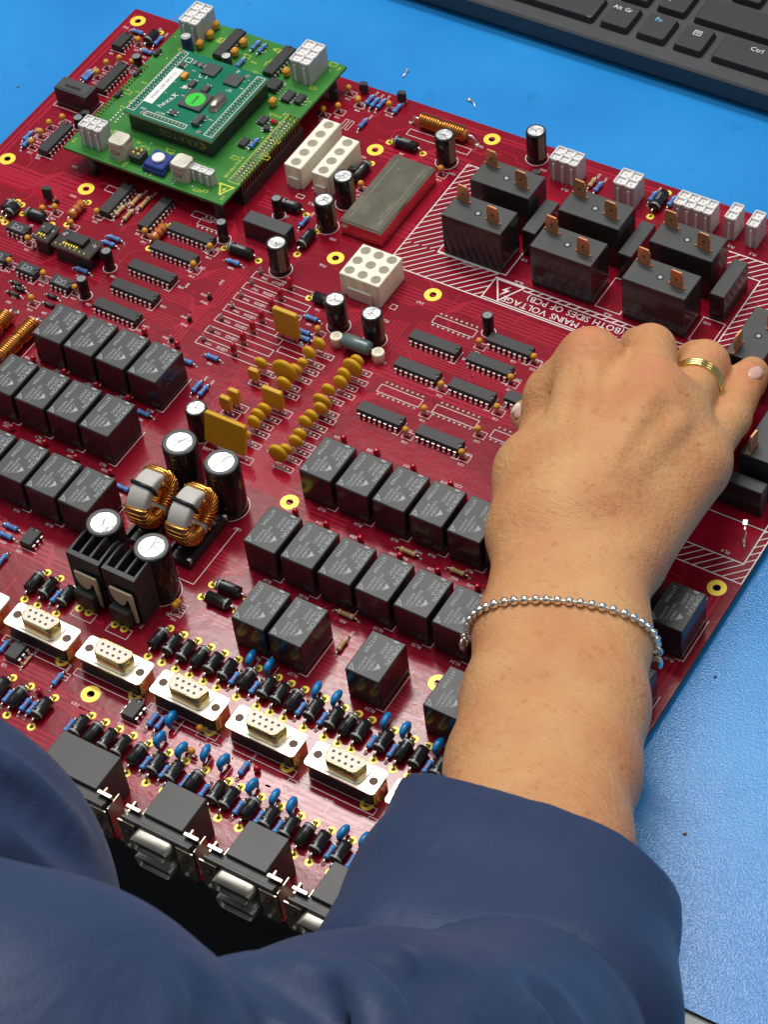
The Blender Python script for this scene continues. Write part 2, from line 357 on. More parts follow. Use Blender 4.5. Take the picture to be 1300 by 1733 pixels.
# ------------------------------------------------------------------ where the parts sit on the board, in millimetres
HOLE = ((-159.8,230.9),(-157.0,109.0),(-106.0,108.5),(11.9,198.3),(61.5,231.2),(35.6,122.5),(91.2,122.0),(100.2,-19.3),(82.4,-147.6),(289.6,24.5),(209.7,-74.0))
RELAYS = ((-55.1,0),(-36.7,0),(-18.3,0),(0.1,0),(-0.3,-37.5),(-18.8,-37.5),(-37.3,-37.5),(-55.8,-37.5),(17.6,-78.1),(-0.9,-78.1),(-19.4,-78.1),(-37.9,-78.1),(103.9,-14),(122.9,-14),(141.8,-14),(160.8,-14),(179.7,-14),(198.7,-14),(104.3,-59.3),(123.2,-59.3),(142.2,-59.3),(161.1,-59.3),(180.1,-59.3),(199.1,-59.3),(218.0,-59.3),(122.7,-96.5),(141.5,-96.5),(179.9,-96.7),(217.6,-97.4),(277.1,-16.3),(257.9,-16.3),(276.8,-60.5))
PRELAYS = ((81.5,149.2,0),(81.5,176.8,0),(130,149.2,0),(130,176.8,0),(178.6,149.2,0),(178.6,176.8,0),(259.2,128,90),(291.0,112,90),(291.2,77.2,90))
SLIMS = ((164.5,172,172,197,16),(215,167,222.6,193,16),(116,165.6,123.6,190,16),(255,67.8,289.2,74.6,16))
DIP = ((-155.3,210.7,8,'v'),(-143.1,183.6,16,'v'),(-141.0,130.6,16,'v'),(-85.0,107.0,16,'v'),(-61.0,107.1,16,'v'),(-117.2,67.1,8,'u'),(-95.2,45.7,8,'u'),(-74.3,45.7,8,'u'),(-114.4,46.6,8,'u'),(-36.2,102.7,18,'u'),(-36.2,88.0,18,'u'),(-38.4,72.0,18,'u'),(-38.5,57.2,18,'u'),(-38.5,42.3,18,'u'),(110.1,92.6,18,'u'),(142.4,107.2,16,'u'),(139.9,92.2,16,'u'),(111.5,74.2,16,'u'),(140.9,74.0,16,'u'),(167.8,78.8,16,'u'),(111.0,42.4,16,'u'),(142.4,42.1,16,'u'),(9.5,-91.9,6,'v'),(41.9,-145.6,6,'v'),(104.7,-147.0,6,'v'))
AX = ((26.2,-111.4,9.8,'v','D'),(33.4,-111.4,9.8,'v','D'),(43.5,-111.4,9.8,'v','D'),(92.7,-111.4,9.8,'v','D'),(99.9,-111.4,9.8,'v','D'),(107.1,-111.4,9.8,'v','D'),(114.1,-111.4,9.8,'v','D'),(121.2,-111.4,9.8,'v','D'),(128.3,-111.4,9.8,'v','D'),(138.3,-111.4,9.8,'v','D'),(148.5,-111.4,9.8,'v','D'),(155.1,-111.4,9.8,'v','D'),(161.9,-111.4,9.8,'v','D'),(171.8,-111.4,9.8,'v','D'),(181.8,-111.4,9.8,'v','D'),(188.5,-111.4,9.8,'v','D'),(195.0,-111.4,9.8,'v','D'),(205.9,-111.4,9.8,'v','D'),(215.4,-111.4,9.8,'v','D'),(222.5,-111.4,9.8,'v','D'),(232.8,-111.4,9.8,'v','D'),(38.6,-113,6.5,'v','R'),(132.8,-113,6.5,'v','R'),(143.1,-113,6.5,'v','R'),(166.3,-113,6.5,'v','R'),(177.1,-113,6.5,'v','R'),(201.3,-113,6.5,'v','R'),(211.1,-113,6.5,'v','R'),(227.7,-113,6.5,'v','R'),(47.5,-164.8,9.8,'v','D'),(57.0,-164.8,9.8,'v','D'),(69.9,-164.8,9.8,'v','D'),(89.4,-164.8,9.8,'v','D'),(96.6,-164.8,9.8,'v','D'),(103.8,-164.8,9.8,'v','D'),(110.9,-164.8,9.8,'v','D'),(119.1,-164.8,9.8,'v','D'),(129.1,-164.8,9.8,'v','D'),(137.7,-164.8,9.8,'v','D'),(147.4,-164.8,9.8,'v','D'),(159.0,-164.8,9.8,'v','D'),(164.9,-164.8,9.8,'v','D'),(175.0,-164.8,9.8,'v','D'),(184.4,-164.8,9.8,'v','D'),(194.2,-164.8,9.8,'v','D'),(201.4,-164.8,9.8,'v','D'),(208.7,-164.8,9.8,'v','D'),(218.5,-164.8,9.8,'v','D'),(52.4,-166,6.5,'v','R'),(61.6,-166,6.5,'v','R'),(65.2,-166,6.5,'v','R'),(84.8,-166,6.5,'v','R'),(124.1,-166,6.5,'v','R'),(133.5,-166,6.5,'v','R'),(143.6,-166,6.5,'v','R'),(114.2,-146.8,6.5,'v','R'),(118.0,-146.6,6.5,'v','R'),(170.2,-166,6.5,'v','R'),(180.2,-166,6.5,'v','R'),(189.5,-166,6.5,'v','R'),(214.1,-166,6.5,'v','R'),(223.9,-166,6.5,'v','R'),(161.6,-149.0,6.5,'v','R'),(153.2,-166,6.5,'v','R'),(-115.4,79.2,11.3,'u','D'),(-128.9,77.0,7.6,'v','D'),(-132.5,78.2,6.9,'v','D'),(-7.7,104.0,13.3,'u','D'),(-2.5,141.9,10.3,'u','D'),(46.4,93.5,8.4,'u','D'),(17.1,125.2,11.2,'v','D'),(25.4,206.5,13.0,'u','D'),(15.5,178.7,12.8,'v','D'),(159.2,225.2,12.0,'v','D'),(104.7,-74.5,11.6,'u','D'),(104.3,-82.3,11.6,'u','D'),(-142.8,220.2,8.8,'v','D'),(-157.0,126.8,6.5,'v','R'),(-154.4,122.6,6.5,'v','R'),(-156.0,179.6,6.5,'v','R'),(-158.1,180.4,6.5,'v','R'),(-138.8,220.4,6.5,'v','R'),(-153.4,222.0,6.5,'u','R'),(-139.1,210.4,6.5,'u','R'),(-10.2,228.6,6.5,'v','R'),(-6.6,227.9,6.5,'v','R'),(-3.1,228.5,6.5,'v','R'),(6.5,229.0,6.5,'v','R'),(-3.5,211.5,6.5,'v','R'),(154.4,227.5,6.5,'v','R'),(164.3,228.5,6.5,'v','R'),(127.2,221.9,6.5,'v','R'),(123.0,223.4,6.0,'v','N'),(-70.5,84.2,6.5,'u','R'),(-70.9,79.9,6.5,'u','R'),(-71.9,58.4,6.5,'u','R'),(-79.8,101.7,7.1,'v','N'),(-74.1,100.9,7.7,'v','N'),(-76.9,111.5,8.4,'v','N'),(-71.7,112.1,8.3,'v','N'),(-99.1,91.7,10.9,'v','O'),(-51.6,96.1,11.2,'v','O'),(-95.9,36.5,5.6,'u','S'),(-92.8,30.1,6.0,'u','S'),(-92.2,34.1,5.6,'u','S'),(-72.2,31.9,5.9,'u','S'),(-74.6,37.1,4.9,'u','S'),(-7.2,96.6,6.5,'u','R'),(8.6,136.0,6.5,'v','R'),(48.0,81.4,6.5,'u','R'),(49.5,72.1,6.5,'u','R'),(51.7,68.6,6.5,'u','R'),(19.5,38.4,6.5,'u','R'),(79.0,73.4,14.6,'u','G'),(23.5,19.1,6.5,'v','R'),(27.7,18.4,6.5,'v','R'),(9.7,30.7,6.5,'u','R'),(10.6,-6.0,6.5,'u','R'),(28.6,-48.0,6.5,'u','R'),(-3.2,-90.1,6.5,'u','R'),(-2.3,-95.3,6.5,'u','R'),(162.8,-20.2,8.2,'u','N'),(187.7,-19.8,7.1,'u','N'),(156.8,-62.1,7.9,'u','N'),(164.0,-76.7,6.5,'v','N'),(34.7,-145.5,6.5,'v','R'),(65.9,-148.8,6.5,'v','R'),(4.5,-107.6,6.5,'v','R'),(48.1,-146.6,5.4,'v','Q'))
CAP = ((15.6,103.8,5.1,19.6,'k'),(20.1,139.7,4.9,18.2,'k'),(19.5,158.5,4.9,17.8,'k'),(49.2,206.6,5.2,17.5,'k'),(88.9,228.9,5.4,16.9,'k'),(61.5,84.0,5.7,18.3,'k'),(81.9,84.0,5.3,17.9,'k'),(41.4,-3.5,4.4,18.9,'k'),(77.8,-33.6,8.2,31.3,'b'),(54.5,-32.4,8.3,30.0,'b'),(51.3,-85.8,7.6,27.2,'b'),(77.8,-87.5,7.8,31.6,'b'),(-21.4,109.2,2.5,12.0,'s'),(-6.1,135.8,2.8,12.1,'s'),(-61.2,67.0,3.0,12.6,'s'),(-60.8,45.7,2.9,11.8,'s'),(127.6,112.2,2.7,12.0,'s'),(-138.7,200.9,2.5,4.5,'s'),(-137.9,146.8,2.5,4.5,'s'))
BEAD = ((-148.2,197.6),(-152.2,191.4),(-152.3,182.7),(-139.7,198.1),(-147.7,214.7),(-147.5,145.5),(-151.0,139.0),(-151.5,131.2),(-150.8,122.6),(-23.1,230.2),(-14.1,224.7),(-20.7,215.4),(-26.6,209.8),(-14.0,224.6),(2.3,228.3),(51.1,197.4),(20.9,170.4),(-109.8,87.4),(-114.6,84.4),(-95.8,82.6),(-108.2,63.2),(-107.6,46.5),(-86.5,46.3),(-66.4,45.8),(-81.3,29.9),(-88.9,95.0),(-58.3,94.0),(-22.5,99.1),(-22.8,84.6),(55.3,75.4),(127.8,102.8),(156.1,105.0),(153.0,88.8),(125.9,71.2),(156.0,70.3),(126.6,54.3),(155.3,54.7),(126.2,39.3),(155.8,39.4),(89.5,-91.2),(89.7,-93.9),(135.6,-141.6),(138.7,-152.6))
DISC = ((84.4,-3.3,4.9),(85.0,2.7,3.2),(86.2,8.1,3.6),(86.0,12.6,3.3),(84.1,19.7,3.6),(84.9,24.5,3.6),(86.0,30.3,3.6),(85.2,34.2,5.0),(83.0,41.9,3.6),(85.6,47.5,3.8),(84.2,52.4,3.8),(86.5,57.5,5.4),(85.1,63.4,3.5),(63.4,2.0,3.0),(63.1,9.1,3.6),(62.1,14.0,3.6),(63.0,19.2,3.6),(62.4,35.6,4.0),(60.2,40.2,6.8),(62.2,46.7,3.5),(62.5,52.5,2.7),(45.5,42.6,3.7),(63.5,64.4,3.5),(62.5,57.4,3.7))
RECT = ((44.6,66.4,13.7,18.7,0),(57.8,-7.4,22.4,19.5,12),(45.0,13.2,5.8,11.0,0),(46.3,18.4,5.9,11.4,0),(46.1,35.0,5.7,9.4,0),(63.8,24.8,11.2,14.1,0))
LED = ((26.9,95.1),(26.9,86.7),(26.9,78.9),(26.9,70.1),(26.9,62.3),(26.9,54.0),(26.9,46.0))
LED2 = ((102.7,22.8),(120.3,22.6),(106.4,-24.0),(122.7,-23.9),(140.5,-23.9),(120.4,23.0),(140.0,22.4),(160.0,21.6),(140.3,-23.6),(161.0,-24.0),(180.0,-23.6),(199.9,-23.6),(-57.0,-1.7),(-38.5,-1.7),(-19.7,-1.9),(-1.0,-1.6),(-39.5,-41.8),(-19.7,-42.3),(-1.2,-43.2),(18.4,-42.9),(-19.4,37.6),(-0.4,37.7),(166.8,-146.9),(63.1,-157.7))
TPC = ((8.4,97.3),(8.2,89.3),(8.5,79.7),(8.8,71.5),(8.7,62.4),(8.8,53.6),(8.7,47.1),(-103.7,61.0))
TPK = ((-4.5,71.5),(-4.7,54.6),(-4.7,39.2),(-113.2,93.2))
BLUE = ((134.3,-102.3),(143.7,-102.5),(167.7,-103.3),(177.2,-102.9),(201.2,-103.0),(211.7,-103.3),(228.2,-103.8),(123.3,-144.0),(124.8,-154.9),(135.1,-154.9),(144.3,-151.3),(154.1,-151.9),(171.2,-155.9),(181.1,-156.2),(190.7,-156.2),(215.0,-157.2),(224.3,-156.4))
# ------------------------------------------------------------------ setting: bench, mat, floor
TABLE_Z = -7.0; MAT_Z = -5.0
b = MB(); b.box(-1100, -178, -32, 1100, 1500, TABLE_Z, 0, 1.2)
new('table', b.mesh('table', ['bench_grey']), kind='structure')
b = MB(); b.box(-2500, -2500, -760, 2500, 3000, -750)
new('floor', b.mesh('floor', ['floor_dark']), kind='structure')
b = MB(); b.box(-1050, -157, TABLE_Z + 0.01, 1050, 1480, MAT_Z, 0, top=1)
new('bench_mat', b.mesh('bench_mat', ['mat_core', 'mat_blue']), label='blue pebbled vinyl mat covering the workbench under the red circuit board', cat='mat')

# ------------------------------------------------------------------ red main board
BX0, BX1, BY0, BY1 = -167.3, 298.4, -200.5, 239.3
def board_mesh():
    b = MB(); b.box(BX0, BY0, -1.6, BX1, BY1, 0, 1, top=0)
    base = new('tmp_board', b.mesh('circuit_board', ['red_mask', 'board_edge']))
    c = MB()
    for x, y in HOLE: c.lathe([(1.75, -3), (1.75, 2)], 20, 0, TM(x, y, 0))
    for x, y in ((174.5, -151.5),): c.lathe([(1.5, -3), (1.5, 2)], 16, 0, TM(x, y, 0))
    cut = new('tmp_cut', c.mesh('cut', ['board_edge']))
    md = base.modifiers.new('b', 'BOOLEAN'); md.object = cut; md.operation = 'DIFFERENCE'; md.solver = 'EXACT'
    dg = bpy.context.evaluated_depsgraph_get(); me = bpy.data.meshes.new_from_object(base.evaluated_get(dg))
    bpy.data.objects.remove(base); bpy.data.objects.remove(cut); me.name = 'circuit_board'
    return me
BOARD = new('circuit_board', board_mesh(), label='large dark red printed circuit board crowded with relays, chips and connectors', cat='circuit board')
def P(name, me, x=0, y=0, z=0, rz=0, label=None, kind=None, parent=None): return new(name, me, parent or BOARD, (x, y, z), rz, label, kind=kind)

silk = MB(); pads = MB()                    # white print and small solder joints gathered while the parts are placed
def tag_text(s, x, y, size=2.0, rz=180): silk.text(s, size, TM(x, y, 0.08, rz))
def pad(x, y, r=0.75): pads.lathe([(r, 0.02), (r * 0.95, 0.25), (r * 0.45, 0.7), (0, 0.8)], 8, 0, TM(x, y, 0))

# plated mounting holes
me = MB().ring(0, 0, 0.03, 1.75, 4.3, 32, 0, 0.12).mesh('mounting_pad', ['gold_pad'])
for i, (x, y) in enumerate(HOLE):
    P('mounting_pad', me, x, y)
    tag_text('FX%d' % (i + 1), x - 3, y - 7.2, 2.2)

# ---- cube relays
RW, RL, RH = 16.6, 22.5, 19.0
def relay_me():
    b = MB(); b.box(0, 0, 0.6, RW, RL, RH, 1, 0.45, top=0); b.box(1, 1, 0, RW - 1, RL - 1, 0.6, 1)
    return b.mesh('relay', ['relay_black', 'relay_side'])
def relay_print():
    b = MB(); z = RH + 0.03
    T = lambda s, x, y, size: b.text(s, size, TM(x, y, z, -90))
    T('OMRON', 14.6, 14.8, 3.0); T('G5LE-14', 12.2, 15.6, 2.3); T('24VDC', 9.7, 16.2, 2.2)
    T('67T7909', 3.2, 15.8, 2.5); T('10A250VAC~', 7.2, 6.6, 1.9); T('8A30VDC', 5.2, 5.6, 1.7); T('CHINA', 9.2, 6.4, 2.0); T('V0', 10.9, 5.2, 1.8)
    b.add([(11.4, 4.6, z), (13.4, 7.0, z), (11.0, 8.6, z)], [(0, 1, 2)])
    for a, c in (((1.4, 1.3), (3.6, 1.3)), ((3.6, 1.3), (1.4, 3.6)), ((1.4, 3.6), (1.4, 1.3))): b.line(a, c, 0.35, z)
    b.add([(11.2, 21.0, z), (13.4, 21.0, z), (13.4, 21.9, z), (11.2, 21.9, z)], [(0, 1, 2, 3)])
    return b.mesh('print', ['print_grey'], False)
RM, RP = relay_me(), relay_print()
n = 0
for x, y in RELAYS:
    n += 1
    r = P('relay', RM, x + random.uniform(-.15, .15), y + random.uniform(-.15, .15), 0, random.uniform(-.6, .6)); P('print', RP, parent=r)
    silk.line((x + RW + 0.9, y - 0.6), (x + RW + 0.9, y + RL + 0.6), 0.35)
    silk.line((x + RW + 0.9, y - 0.6), (x + RW - 3, y - 0.6), 0.35)
    tag_text('RL%d' % n, x + 11.5, y - 2.3, 2.2)

# ---- power relays with blade terminals
PW, PL, PH = 32.6, 17.4, 25.5
def prelay_me():
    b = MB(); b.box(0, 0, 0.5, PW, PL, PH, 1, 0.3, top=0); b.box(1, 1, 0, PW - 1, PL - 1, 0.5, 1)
    return b.mesh('power_relay', ['relay_black', 'relay_side'])
def blade_me():
    b = MB()
    b.prism([(-3.3, 0), (3.3, 0), (3.3, 7.2), (2.4, 9.2), (-2.4, 9.2), (-3.3, 7.2)], -0.4, 0.4, 0, Matrix.Rotation(R(90), 4, 'X'))
    b.lathe([(0.75, 0), (0.75, 0.83)], 12, 1, TM(0, 0.42, 4.2) @ Matrix.Rotation(R(90), 4, 'X'))
    return b.mesh('blade_terminal', ['copper_tab', 'hole_brown'])
def foot_me():
    b = MB(); b.lathe([(0.75, 0), (0.7, 0.7), (0, 1.0)], 10, 0, TM(-3.9, 0, 0)); b.lathe([(0.75, 0), (0.7, 0.7), (0, 1.0)], 10, 0, TM(3.9, 0, 0)); b.box(-4.2, -0.5, 0, 4.2, 0.5, 0.5)
    return b.mesh('terminal_foot', ['copper_tab'])
def vent_me(): return MB().lathe([(0, 0.03), (1.0, 0.03), (1.15, 0.08), (1.7, 0.08), (1.8, 0)], 20, 0, None, False, False, [1, 0, 0, 0]).mesh('vent_hole', ['relay_side', 'print_grey'])
PRM, BLM, FTM, VTM = prelay_me(), blade_me(), foot_me(), vent_me()
for x, y, rot in PRELAYS:
    r = P('power_relay', PRM, x, y, 0, rot)
    for bx, by in ((5.0, 13.3), (25.2, 6.6)):
        t = P('blade_terminal', BLM, bx, by, PH + 0.3, -4, parent=r)
        P('terminal_foot', FTM, bx, by, PH, -4, parent=r)
    P('vent_hole', VTM, 15.8, 8.4, PH + 0.01, parent=r)
for x0, y0, x1, y1, h in SLIMS:
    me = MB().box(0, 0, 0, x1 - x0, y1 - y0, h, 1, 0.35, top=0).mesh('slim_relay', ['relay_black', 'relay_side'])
    P('slim_relay', me, x0, y0)
b = MB(); b.box(0, 0, 0, 21, 10, 11.6, 1, 0.3, top=0); b.box(1.5, 1.2, 11.6, 19.5, 8.8, 11.9, 0); b.box(5, 3.2, 11.9, 15, 4.8, 12.1, 1); b.lathe([(0.8, 0), (0.6, 0.5)], 10, 0, TM(8, 4.2, 11.9))
P('reed_relay', b.mesh('reed_relay', ['relay_black', 'relay_side']), -159, 155.6, label='small black relay box near the board corner beside the blue mat')
silk.rect(-160.5, 154.2, -137, 167, 0.3)
b = MB(); b.box(0, 0, 0, 25.2, 8.2, 11, 1, 0.35, top=0)
t = P('converter_module', b.mesh('converter_module', ['relay_black', 'relay_side']), -13.4, 115.6)
b = MB(); b.text('V|X-78', 2.4, TM(12, 4.2, 11.03, 180)); P('print', b.mesh('print', ['chip_grey'], False), parent=t)

# ---- dual in-line chips
def dip_me(n):
    L = n / 2 * 2.8 + 0.3; b = MB(); h = L / 2
    prof = [(-3.0, 1.0), (-3.3, 2.4), (-2.9, 4.2), (2.9, 4.2), (3.3, 2.4), (3.0, 1.0)]
    b.prism([(y, z) for y, z in prof], -h, h, 0, Matrix(((0, 0, 1, 0), (1, 0, 0, 0), (0, 1, 0, 0), (0, 0, 0, 1))))
    b.lathe([(0.75, 0), (0.6, -0.25), (0, -0.3)], 12, 1, TM(-h + 1.6, -1.6, 4.22), caps=False); b.lathe([(0.55, 0), (0.4, -0.2), (0, -0.25)], 12, 1, TM(h - 2.2, 0.4, 4.22), caps=False)
    b.lathe([(1.0, 0), (0.9, 0.02)], 14, 1, TM(h - 0.5, 0, 4.2))
    return b.mesh('chip', ['chip_black', 'diode_black'])
def pins_me(n):
    b = MB(); k = n // 2
    for s in (-1, 1):
        for i in range(k):
            x = (i - (k - 1) / 2) * 2.8
            b.box(x - 0.75, s * 3.1 if s > 0 else -4.0, 2.2, x + 0.75, 4.0 if s > 0 else -3.1, 2.5)
            b.add([(x - 0.75, s * 4.0, 2.5), (x + 0.75, s * 4.0, 2.5), (x + 0.7, s * 4.25, 1.1), (x + 0.3, s * 4.3, 0), (x - 0.3, s * 4.3, 0), (x - 0.7, s * 4.25, 1.1)], [(0, 1, 2, 3, 4, 5)])
            b.box(x - 0.3, s * 4.0 - 0.12, 0, x + 0.3, s * 4.0 + 0.12, 1.4)
    return b.mesh('pin_row', ['tin'])
def dip_print(n):
    b = MB()
    if n == 8: b.text('UC', 3.6, TM(0, 0, 4.23, 180)); b.line((-2.8, -1.9), (-2.8, 1.9), 0.35, 4.23); b.line((-2.8, -1.9), (3, -1.9), 0.3, 4.23)
    else: b.text('74HC%d' % (200 + n), 1.6, TM(0, 0.4, 4.23, 180))
    return b.mesh('print', ['print_grey' if n == 8 else 'chip_grey'], False)
for i, (x, y, n, o) in enumerate(DIP):
    c = P('chip', cached(('dip', n), lambda: dip_me(n)), x, y, 0, 0 if o == 'u' else 90)
    P('pin_row', cached(('pins', n), lambda: pins_me(n)), kind='stuff', parent=c)
    if n >= 8 and o == 'u': P('print', cached(('dp', n), lambda: dip_print(n)), parent=c)
    k = n // 2
    for s in (-1, 1):
        for j in range(k):
            d = (j - (k - 1) / 2) * 2.8; pad(x + d, y + s * 4.2, 0.7) if o == 'u' else pad(x - s * 4.2, y + d, 0.7)
    L = k * 2.8 + 1.2
    if o == 'u':
        silk.line((x + L / 2, y - 4.8), (x + L / 2, y + 3), 0.3); silk.line((x + L / 2, y - 5.3), (x + L / 2 - 3, y - 5.3), 0.3); tag_text('U%d' % (31 + i), x + L / 2 + 3.2, y - 0.5, 2.1)
    else: silk.line((x + 5.6, y - L / 2), (x - 4, y - L / 2), 0.3); tag_text('U%d' % (8 + i), x - 2, y - L / 2 - 2.4, 2.0)
# unfitted chip positions: printed outline with bare joints
for x0, y0, k in ((100, 105.6, 8), (99.8, 55.8, 8), (129.3, 56.4, 8), (160.5, 55.0, 6), (-40, 112, 5)):
    L = k * 2.8; silk.rect(x0, y0 + 0.3, x0 + L, y0 + 5.2, 0.3)
    for j in range(k): pad(x0 + 1.6 + j * 2.8, y0 - 1.2, 0.85); pad(x0 + 1.6 + j * 2.8, y0 + 6.9, 0.85)

# ---- axial parts: diodes, resistors
def ax_body(kind, L):
    b = MB(); h = L / 2; M = Matrix.Rotation(R(90), 4, 'Y')
    if kind == 'D':
        r = 2.7; b.lathe([(0, -h), (r * 0.8, -h), (r, -h + 0.35), (r, -h + 0.8), (r, -h + 1.7), (r, h - 0.35), (r * 0.8, h), (0, h)], 16, 0, M, True, False, [0, 0, 0, 1, 0, 0, 0])
        return b.mesh('diode', ['diode_black', 'band_grey'])
    if kind == 'G':
        b.lathe([(0, -h), (3.0, -h), (3.6, -h + 1.0), (3.6, h - 1.0), (3.0, h), (0, h)], 18, 0, M, True, False); return b.mesh('power_resistor', ['wire_grey_green'])
    if kind == 'O':
        b.lathe([(0, -h), (1.8, -h), (2.6, -h + 1), (2.6, -h * 0.45), (2.6, -h * 0.2), (2.6, h * 0.1), (2.6, h * 0.35), (2.6, h - 1), (1.8, h), (0, h)], 16, 0, M, True, False, [0, 0, 0, 1, 0, 1, 0, 0, 0]); return b.mesh('glass_diode', ['glass_amber', 'res_band_red'])
    r = {'R': 1.3, 'N': 1.3, 'S': 1.1, 'Q': 0.7}[kind]
    pr = [(0, -h), (r * 0.75, -h), (r, -h + 0.5), (r, -h + 1.3), (r * 0.86, -h + 1.7)]; ms = [0, 0, 0, 0]
    k = 5; a0, a1 = -h + 1.7, h - 1.7
    for i in range(k):
        z0 = a0 + (a1 - a0) * (i + 0.3) / k; z1 = a0 + (a1 - a0) * (i + 0.72) / k; pr += [(r * 0.86, z0), (r * 0.86, z1)]; ms += [0, 1 + (i % 2)]
    pr += [(r * 0.86, a1), (r, h - 1.3), (r, h - 0.5), (r * 0.75, h), (0, h)]; ms += [0, 0, 0, 0, 0]
    b.lathe(pr, 12, 0, M, True, False, ms)
    mats = {'R': ['res_blue', 'res_band', 'res_band_red'], 'N': ['res_beige', 'res_brown', 'kratos_gold'], 'S': ['diode_black', 'band_grey', 'diode_black'], 'Q': ['res_beige', 'res_band_red', 'res_brown']}[kind]
    return b.mesh('resistor', mats)
AXN = {'D': ('diode', 2.9, 2.9), 'G': ('power_resistor', 5.5, 3.4), 'O': ('glass_diode', 3.0, 3.0), 'R': ('resistor', 1.5, 2.4), 'N': ('resistor', 1.5, 2.4), 'S': ('diode', 1.3, 2.2), 'Q': ('resistor', 1.0, 2.2)}
def ax_lead(kind, L):
    nm, z, ext = AXN[kind]; b = MB(); h = L / 2; r = 0.5 if kind in 'DGO' else 0.33
    b.tube([(h - 0.2, 0, 0), (h + ext * 0.55, 0, 0), (h + ext * 0.85, 0, -0.35 * z * 0.6), (h + ext, 0, -z)], r, 6)
    return b.mesh('lead', ['tin'])
ringpad = MB().lathe([(0.0, 0.5), (0.5, 0.45), (0.8, 0.12), (1.9, 0.12), (1.9, 0.02)], 18, 0, None, False, False, [0, 0, 1, 1]).mesh('pad', ['hole_brown', 'gold_pad'])
ceramic = MB().lathe([(1.4, 0.05), (3.0, 0.05), (3.1, 5.6), (2.9, 6), (1.4, 6), (1.3, 4.5), (0, 4.5)], 20, 0).mesh('ceramic_standoff', ['ceramic'])
nR = nD = 0
for i, (x, y, L, o, k) in enumerate(AX):
    nm, z, ext = AXN[k]; L = max(round(L * 2) / 2, 4.0)
    flip = (i * 7) % 3 == 0
    c = P(nm, cached(('ax', k, L), lambda: ax_body(k, L)), x, y, z, (0 if o == 'u' else 90) + (180 if flip else 0))
    lm = cached(('ld', k, L), lambda: ax_lead(k, L))
    P('lead', lm, parent=c); P('lead', lm, parent=c, rz=180)
    if k == 'D' and L > 9 and i % 3: P('print', cached('dprint', lambda: MB().text('1N4007', 1.75, TM(0.6, 0.3, 2.73)).mesh('print', ['print_grey'], False)), parent=c)
    e = L / 2 + ext
    for s in (-1, 1):
        if k == 'G': P('ceramic_standoff', ceramic, s * (e + 0.9), 0, -z, parent=c)
        elif k in 'DO' and L > 6.5: P('pad', ringpad, s * (e + 0.5), 0, -z, parent=c)
        else: pad(x + s * e, y, 0.8) if o == 'u' else pad(x, y + s * e, 0.8)
    if k in 'RNQ':
        nR += 1
        if not (-180 < y < -155 or -118 < y < -105): tag_text('R%d' % (60 + nR), x + (0 if o == 'u' else 0), y + (-3 if o == 'u' else L / 2 + 4.2), 1.8, 180 if o == 'u' else 270)
    elif y > -100:
        nD += 1; tag_text('D%d' % nD, x, y - (5 if o == 'u' else L / 2 + 4.5), 2.0); 

# ---- electrolytic capacitors
def cap_me(r, h, st):
    b = MB()
    if st == 'b':
        b.lathe([(r * 0.96, 0), (r, 0.6), (r * 0.97, 2.0), (r, 3), (r, h - 1.2), (r * 0.96, h - 0.3), (r * 0.9, h)], 36, 0, None, True, False); return b.mesh('electrolytic_capacitor', ['cap_sleeve'])
    b.lathe([(r * 0.97, 0), (r, 0.5), (r, 1.4), (r * 0.95, 2.0), (r, 2.6), (r, h - 0.7), (r * 0.93, h - 0.1), (r * 0.88, h)], 26, 0, None, True, False)
    if st == 'k': b.lathe([(r + 0.04, 2.6), (r + 0.04, h - 0.7)], 26, 1, TM(0, 0, 0), True, False)
    me = b.mesh('electrolytic_capacitor', ['cap_sleeve', 'cap_stripe'])
    if st == 'k':
        # keep only the printed stripe of the outer skin
        bm = bmesh.new(); bm.from_mesh(me); kill = [f for f in bm.faces if f.material_index == 1 and not (-0.5 < math.atan2(f.calc_center_median().y, f.calc_center_median().x) < 0.15)]
        bmesh.ops.delete(bm, geom=kill, context='FACES'); bm.to_mesh(me); bm.free()
    return me
def cap_top(r, h, st):
    b = MB(); q = r * (0.72 if st == 'b' else 0.80)
    b.lathe([(q, -0.22), (0, -0.22)], 30, 0, TM(0, 0, h), False, False)
    n_ = 3 if st != 'b' else 2
    for k in range(n_): b.box(-r * 0.1, -0.16, h - 0.23, r * 0.62, 0.16, h - 0.17, 1, 0, TM(0, 0, 0, 90 + 360 / n_ * k))
    return b.mesh('cap_top', ['cap_top' if st != 's' else 'cap_top_dull', 'score_grey'])
def cap_rim(r, h, st):
    q = 0.72 if st == 'b' else 0.80
    return MB().lathe([(r * 0.97, -0.35), (r * 0.90, 0.03), (r * q, 0.04), (r * q, -0.22)], 36, 0, TM(0, 0, h), False, False).mesh('rim', ['cap_rim'])
for i, (x, y, r, h, st) in enumerate(CAP):
    rr = {'k': 5.1, 'b': 8.1, 's': 2.75}[st]; hh = {'k': 18.2, 'b': 30.5, 's': 12.0}[st] if h > 6 else 6
    c = P('electrolytic_capacitor', cached(('cap', st, hh), lambda: cap_me(rr, hh, st)), x, y, 0, (i * 47) % 60 - 30)
    P('cap_top', cached(('captop', st, hh), lambda: cap_top(rr, hh, st)), parent=c)
    P('rim', cached(('rim', st, hh), lambda: cap_rim(rr, hh, st)), parent=c)
    silk.lathe([(rr + 0.5, 0.08), (rr + 0.85, 0.08)], 32, 0, TM(x, y, 0), False, False)
    tag_text('C%d' % (101 + i), x + rr + 2, y - rr - 1.5, 2.0)

